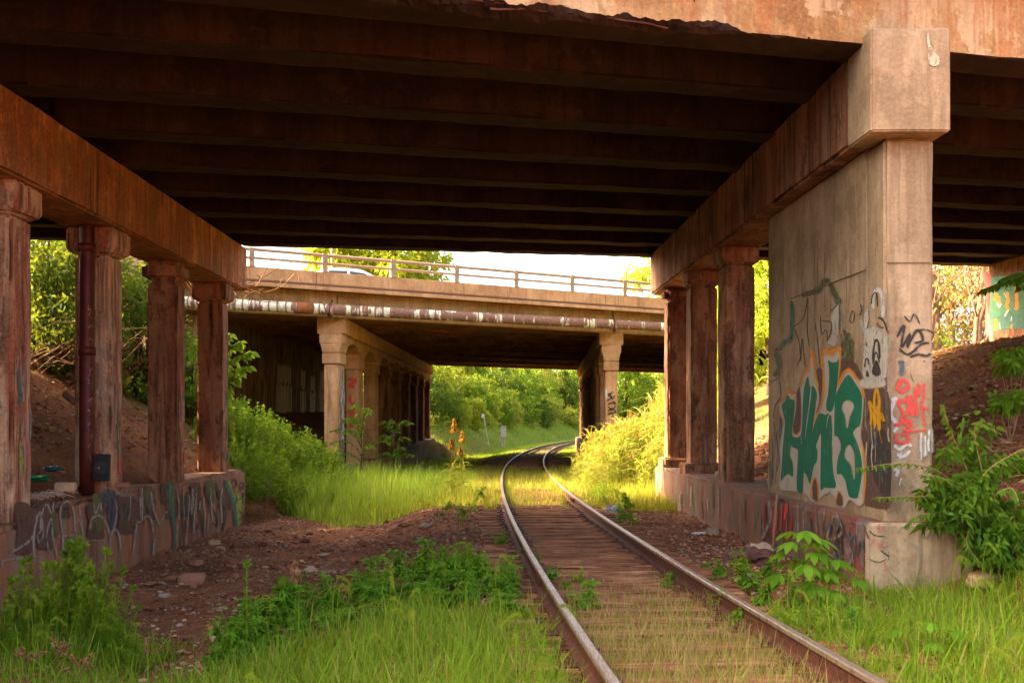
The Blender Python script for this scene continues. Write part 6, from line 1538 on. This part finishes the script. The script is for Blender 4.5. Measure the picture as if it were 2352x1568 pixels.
# young plant with big five-fingered leaves before the right footing
def palmate(label, loc, h, seed, n=12, size=.2):
    t = empty('palmate_sapling', label, 'sapling', loc); r = random.Random(seed); g = Geo(); gs_ = Geo()
    for i in range(n):
        a = i * 2.4 + r.uniform(-.4, .4); z = h * (.25 + .75 * i / n); l = (.24 - .12 * i / n) * r.uniform(.8, 1.3)
        b = Vector((0, 0, z * .8)); e = Vector((math.cos(a) * l, math.sin(a) * l, z)); tube(gs_, [b, b.lerp(e, .6) + Vector((0, 0, .02)), e], .003, 4)
        for k in range(5):
            aa = a + (k - 2) * .62; L = size * (1, .95, .72)[abs(k - 2)] * r.uniform(.85, 1.1)
            Dv = unit(np.array([[math.cos(aa), math.sin(aa), -.12]])); S = unit(np.cross(Dv, np.array([[0, 0, 1.]])))
            ribbons(g, [e], Dv, L, L * .42, .45, (.12, .6, 1., .8, 0.), S=S)
    tube(gs_, [(0, 0, -.05), (0, 0, h * .9)], [.009, .004], 5)
    g.obj('leaves', M['leaf_fresh'], t); gs_.obj('stem', M['leaf_fresh'], t); return t
Yp = 9.0; p = P(1845, 1205, Yp); b = at(p.x, Yp); palmate('young sapling with large five-fingered leaves before the right footing wall', b, p.z - b.z, 3, 16, .19)
Yp = 9.0; p = P(1905, 1262, Yp); b = at(p.x, Yp); palmate('lower spreading five-fingered sapling right of the taller one', b, p.z - b.z, 4, 12, .16)
b = G(1700, 1345); palmate('small five-fingered seedling close to the right rail', b, .2, 5, 7, .11)
b = G(2130, 1500); palmate('five-fingered seedling in the grass right of the right rail', b, .28, 8, 8, .12) 
# ---- right bank shrubs with paired leaflets on long sprays
def pinnate(g, gs_, pts, L, seed, W=.42, start=.25):
    r = np.random.default_rng(seed); pts = smooth_poly(pts, 8, closed=False); n = len(pts); tube(gs_, pts, np.linspace(.007, .002, n), 5)
    i0 = int(n * start); d = unit(np.gradient(pts, axis=0))
    for i in range(i0, n):
        side = unit(np.cross(d[i], np.array([0, 0, 1.]))[None])[0]
        for s_ in (-1, 1):
            D = unit((side * s_ + d[i] * .35 + np.array([0, 0, -.45 + r.normal(0, .15)]))[None]); S = unit((d[i] + r.normal(0, .12, 3))[None])
            l = L * r.uniform(.8, 1.15) * (1 - .35 * (i - i0) / max(1, n - i0)); ribbons(g, [pts[i]], D, l, l * W, .3, (.2, .95, .9, .5, 0.), S=S)
t = empty('shrub', 'green shrub with long leaflet sprays reaching across the right end column and footing', 'shrub', Vector((4.95, 9.9, .1)))
g = Geo(); gs_ = Geo(); b = Vector((4.95, 9.9, .1))
def W2L(u, v, Y): return tuple(P(u, v, Y) - b)
root = (0, 0, 0)
for i, (pts, L) in enumerate((
    ([root, W2L(2200, 1120, 9.8), W2L(2100, 1065, 9.55), W2L(1968, 1075, 9.4)], .13), ([root, W2L(2190, 1150, 9.7), W2L(2110, 1140, 9.5), W2L(2010, 1142, 9.4)], .14),
    ([root, W2L(2230, 1100, 9.9), W2L(2180, 980, 9.9), W2L(2165, 930, 9.9)], .15), ([root, W2L(2260, 1100, 9.9), W2L(2240, 980, 9.9), W2L(2290, 990, 9.9)], .13),
    ([root, W2L(2250, 1120, 9.7), W2L(2330, 1040, 9.7), W2L(2380, 1030, 9.7)], .13), ([root, W2L(2230, 1190, 9.6), W2L(2120, 1180, 9.5), W2L(2080, 1205, 9.5)], .13),
    ([root, W2L(2260, 1180, 9.6), W2L(2220, 1240, 9.5), W2L(2250, 1290, 9.4)], .12), ([root, W2L(2230, 1160, 9.6), W2L(2170, 1100, 9.5), W2L(2120, 1090, 9.45)], .14),
    ([root, W2L(2280, 1160, 9.7), W2L(2320, 1120, 9.6), W2L(2340, 1150, 9.5)], .12))):
    pinnate(g, gs_, pts, L * .78, 200 + i, start=.35)
crown_geo(g, np.array(W2L(2215, 1060, 9.95)), (.38, .28, .46), 66, 22, .085, seed=211, shell=.2, droop=.5, W=.45, cut=lambda q: (q[:, 1] + b.y < 9.86) | (q[:, 0] + b.x > 4.6))
crown_geo(g, np.array(W2L(2190, 1160, 9.6)), (.38, .18, .3), 50, 20, .085, seed=212, shell=.2, droop=.5, W=.45, cut=lambda q: (q[:, 1] + b.y < 9.86) | (q[:, 0] + b.x > 4.6))
crown_geo(g, np.array(W2L(2270, 1230, 9.6)), (.28, .25, .28), 36, 20, .09, seed=213, shell=.2, droop=.5, W=.45)
g.obj('leaves', M['leaf'], t); gs_.obj('stems', M['twig'], t)
for i, (u, v, Y, rad, lb) in enumerate(((2340, 1190, 9.9, (.26, .3, .34), 'low green shrub at the right edge beside the leaflet shrub'), (2345, 1080, 11.2, (.16, .3, .22), 'bright yellow-green shrub highest at the right edge of the bank'), (2300, 1260, 9.6, (.25, .25, .2), 'small ground-hugging green bush at the foot of the right bank'), (2330, 830, 13.5, (.28, .3, .2), 'leafy sprig on the bare right bank below the green letters'), (2320, 925, 12.5, (.22, .3, .12), 'low leafy sprig on the bare right bank middle height'))):
    p = P(u, v, Y); gb = at(p.x, Y); bb = Vector((p.x, Y, min(gb.z, p.z - rad[2])))
    t = empty('shrub', lb, 'shrub', bb); g = Geo(); crown_geo(g, (0, 0, p.z - bb.z), rad, 26, 15, .10, seed=220 + i, shell=.2, droop=.45, W=.5); g.obj('leaves', M['leaf_fresh' if i in (1, 3, 4) else 'leaf'], t)
    g = Geo()
    for j in range(6): a = j; tube(g, [(0, 0, -.05), (math.cos(a) * rad[0] * .5, math.sin(a) * rad[1] * .4, (p.z - bb.z) * .7), (math.cos(a) * rad[0] * .8, math.sin(a) * rad[1] * .8, (p.z - bb.z) + rad[2] * .4)], [.006, .004, .002], 4)
    g.obj('stems', M['twig'], t)
# hanging spray at the top right, before the green letters
t = empty('hanging_branch', 'green leafy branch hanging before the top of the green-lettered abutment', 'branch', P(2420, 600, 13))
b = P(2420, 600, 13); g = Geo(); gs_ = Geo()
for i, pts in enumerate(([(0, 0, 0), W2L(2352, 632, 13), W2L(2290, 652, 13), W2L(2255, 665, 13)], [(0, 0, 0), W2L(2400, 620, 13), W2L(2340, 625, 13), W2L(2300, 640, 13)], [(0, 0, 0), W2L(2400, 640, 12.9), W2L(2345, 655, 12.9)])): pinnate(g, gs_, pts, .17, 240 + i, start=.2, W=.55)
g.obj('leaves', M['leaf'], t); gs_.obj('stems', M['twig'], t)
# the tree that branch belongs to stands out of frame on the bank
bt = at(8.1, 12.2); gs2_ = Geo(); tube(gs2_, [Vector(bt) - b, Vector((7.9, 12.6, 3.2)) - b, (0, 0, 0)], [.06, .05, .02], 7); gs2_.obj('limb', M['bark'], t)
# dry stems over the right bank
g = Geo(); r = np.random.default_rng(12)
x = r.uniform(4.9, 6.3, 520); y = r.uniform(9.6, 13.5, 520); z = gz(x, y)
ribbons(g, np.stack([x, y, z], 1), unit(np.stack([r.normal(0, 1, 520), r.normal(-.3, .6, 520), r.uniform(.0, .9, 520)], 1)), r.uniform(.25, .8, 520), .008, r.uniform(.1, .6, 520), (1, .9, .7, 0.))
x = r.uniform(4.7, 11, 2600); y = r.uniform(10, 24, 2600); z = gz(x, y) + .015
ribbons(g, np.stack([x, y, z], 1), rand_dirs(2600, -.1, .35), r.uniform(.04, .16, 2600), .045, .1)
x = r.uniform(-11.5, -6.6, 900); y = r.uniform(10.5, 23, 900); z = gz(x, y) + .015
ribbons(g, np.stack([x, y, z], 1), rand_dirs(900, -.1, .35), r.uniform(.05, .18, 900), .045, .1)
g.obj('dead_stems', M['litterleaf'], label='dry brown stems and fallen leaves littering the bare banks under the near overpass', cat='leaf litter', kind='stuff')
for i, (u0, v0, u1, v1, Y) in enumerate(((2330, 1010, 2240, 900, 11.5), (2352, 1000, 2270, 1040, 11.), (2210, 935, 2190, 840, 12))):
    pass
# dry vine hanging at the end of the left cap
t = empty('dry_vine', 'dry bare vine twigs hanging from the end of the left cap beam', 'vine', P(572, 672, 22.2)); b = P(572, 672, 22.2); g = Geo()
for pts in ([(560, 668), (600, 672), (650, 655), (690, 610), (695, 600)], [(575, 672), (600, 640), (620, 600), (624, 585)], [(600, 640), (640, 615), (660, 600)], [(690, 610 + 45), (680, 612), (666, 602)], [(640, 665), (650, 640), (668, 660)], [(560, 660), (585, 668), (602, 676)], [(565, 672), (590, 690), (640, 695)], [(570, 650), (596, 640), (590, 632)], [(570, 615), (580, 600), (572, 590)], [(540, 670), (520, 690), (480, 720), (440, 700)], [(535, 668), (545, 690), (500, 712)], [(430, 640), (452, 672), (470, 700), (490, 710)], [(395, 590), (420, 640), (452, 676)]):
    tube(g, smooth_poly([W2L(u, v, 22.3 + .1 * math.sin(u)) for u, v in pts], 5, closed=False), .008, 4)
for i in range(30):
    p = Vector(W2L(570 + random.uniform(-14, 34), 664 + random.uniform(-10, 12), 22.3)); q = p + Vector((random.uniform(-.2, .25), random.uniform(-.1, .1), random.uniform(-.1, .15))); tube(g, [p, (p + q) / 2 + Vector((0, 0, .03)), q], .005, 4)
g.obj('twigs', M['twig'], t)
# log and branch on the left bank
g = Geo(); pts = [P(150, 905, 18.2), P(175, 925, 18.), P(222, 965, 17.8)]; tube(g, pts, [.07, .06, .05], 8)
g.obj('fallen_branch', M['barkpale'], None, 'pale fallen branch lying on the bare bank behind the left columns', 'branch')
# unseen trees added on the left bank to keep the foreground in shade
tr = make_tree('shade_tree', 'unseen leafy tree added on the left bank to shade the foreground', 'tree', at(-9.5, 4.4), 7, (2.6, 3., 3.), .22, 'leaf', ncl=170, nl=60, L=.5, seed=300, group='unseen shade trees added on the left bank', shell=.25)
for x, y, s in ((-10.2, 7., .95), (-11.8, 5.2, 1.05)): dup(tr, at(x, y), random.uniform(0, 6), s)
# ================================================================== LIGHT
SUN_DIR = Vector((-1, .06, .60)).normalized()          # towards the sun: low at the left
el = math.asin(SUN_DIR.z); az = math.atan2(SUN_DIR.x, SUN_DIR.y)
w = bpy.data.worlds.new('World'); SC.world = w; w.use_nodes = True
nt = w.node_tree; nt.nodes.clear()
bg = nt.nodes.new('ShaderNodeBackground'); out = nt.nodes.new('ShaderNodeOutputWorld'); sky = nt.nodes.new('ShaderNodeTexSky')
sky.sky_type = 'NISHITA'; sky.sun_disc = False; sky.sun_elevation = el; sky.sun_rotation = az
sky.air_density = .5; sky.dust_density = 6; sky.ozone_density = .6
bg.inputs['Strength'].default_value = .15
warm_air = nt.nodes.new('ShaderNodeMix'); warm_air.data_type = 'RGBA'; warm_air.blend_type = 'MULTIPLY'; warm_air.inputs[0].default_value = 1
warm_air.inputs[7].default_value = (1.10, .99, .80, 1)      # warm evening haze over the whole sky
nt.links.new(sky.outputs[0], warm_air.inputs[6]); nt.links.new(warm_air.outputs[2], bg.inputs[0]); nt.links.new(bg.outputs[0], out.inputs[0])
sl = bpy.data.lights.new('sun', 'SUN'); sl.energy = 2.0; sl.angle = R(.55); sl.color = (1., .80, .52)
so = bpy.data.objects.new('sun', sl); COL.objects.link(so); so.rotation_euler = SUN_DIR.to_track_quat('Z', 'Y').to_euler(); so.location = (-20, 0, 30)
vs = SC.view_settings; vs.view_transform = 'Standard'; vs.look = 'None'; vs.gamma = 1; vs.exposure = 3.5; vs.use_curve_mapping = False
SC.cycles.transparent_max_bounces = 48; SC.cycles.max_bounces = 10; SC.cycles.diffuse_bounces = 5; SC.cycles.transmission_bounces = 4
SC.cycles.use_denoising = True; SC.cycles.sample_clamp_indirect = 8
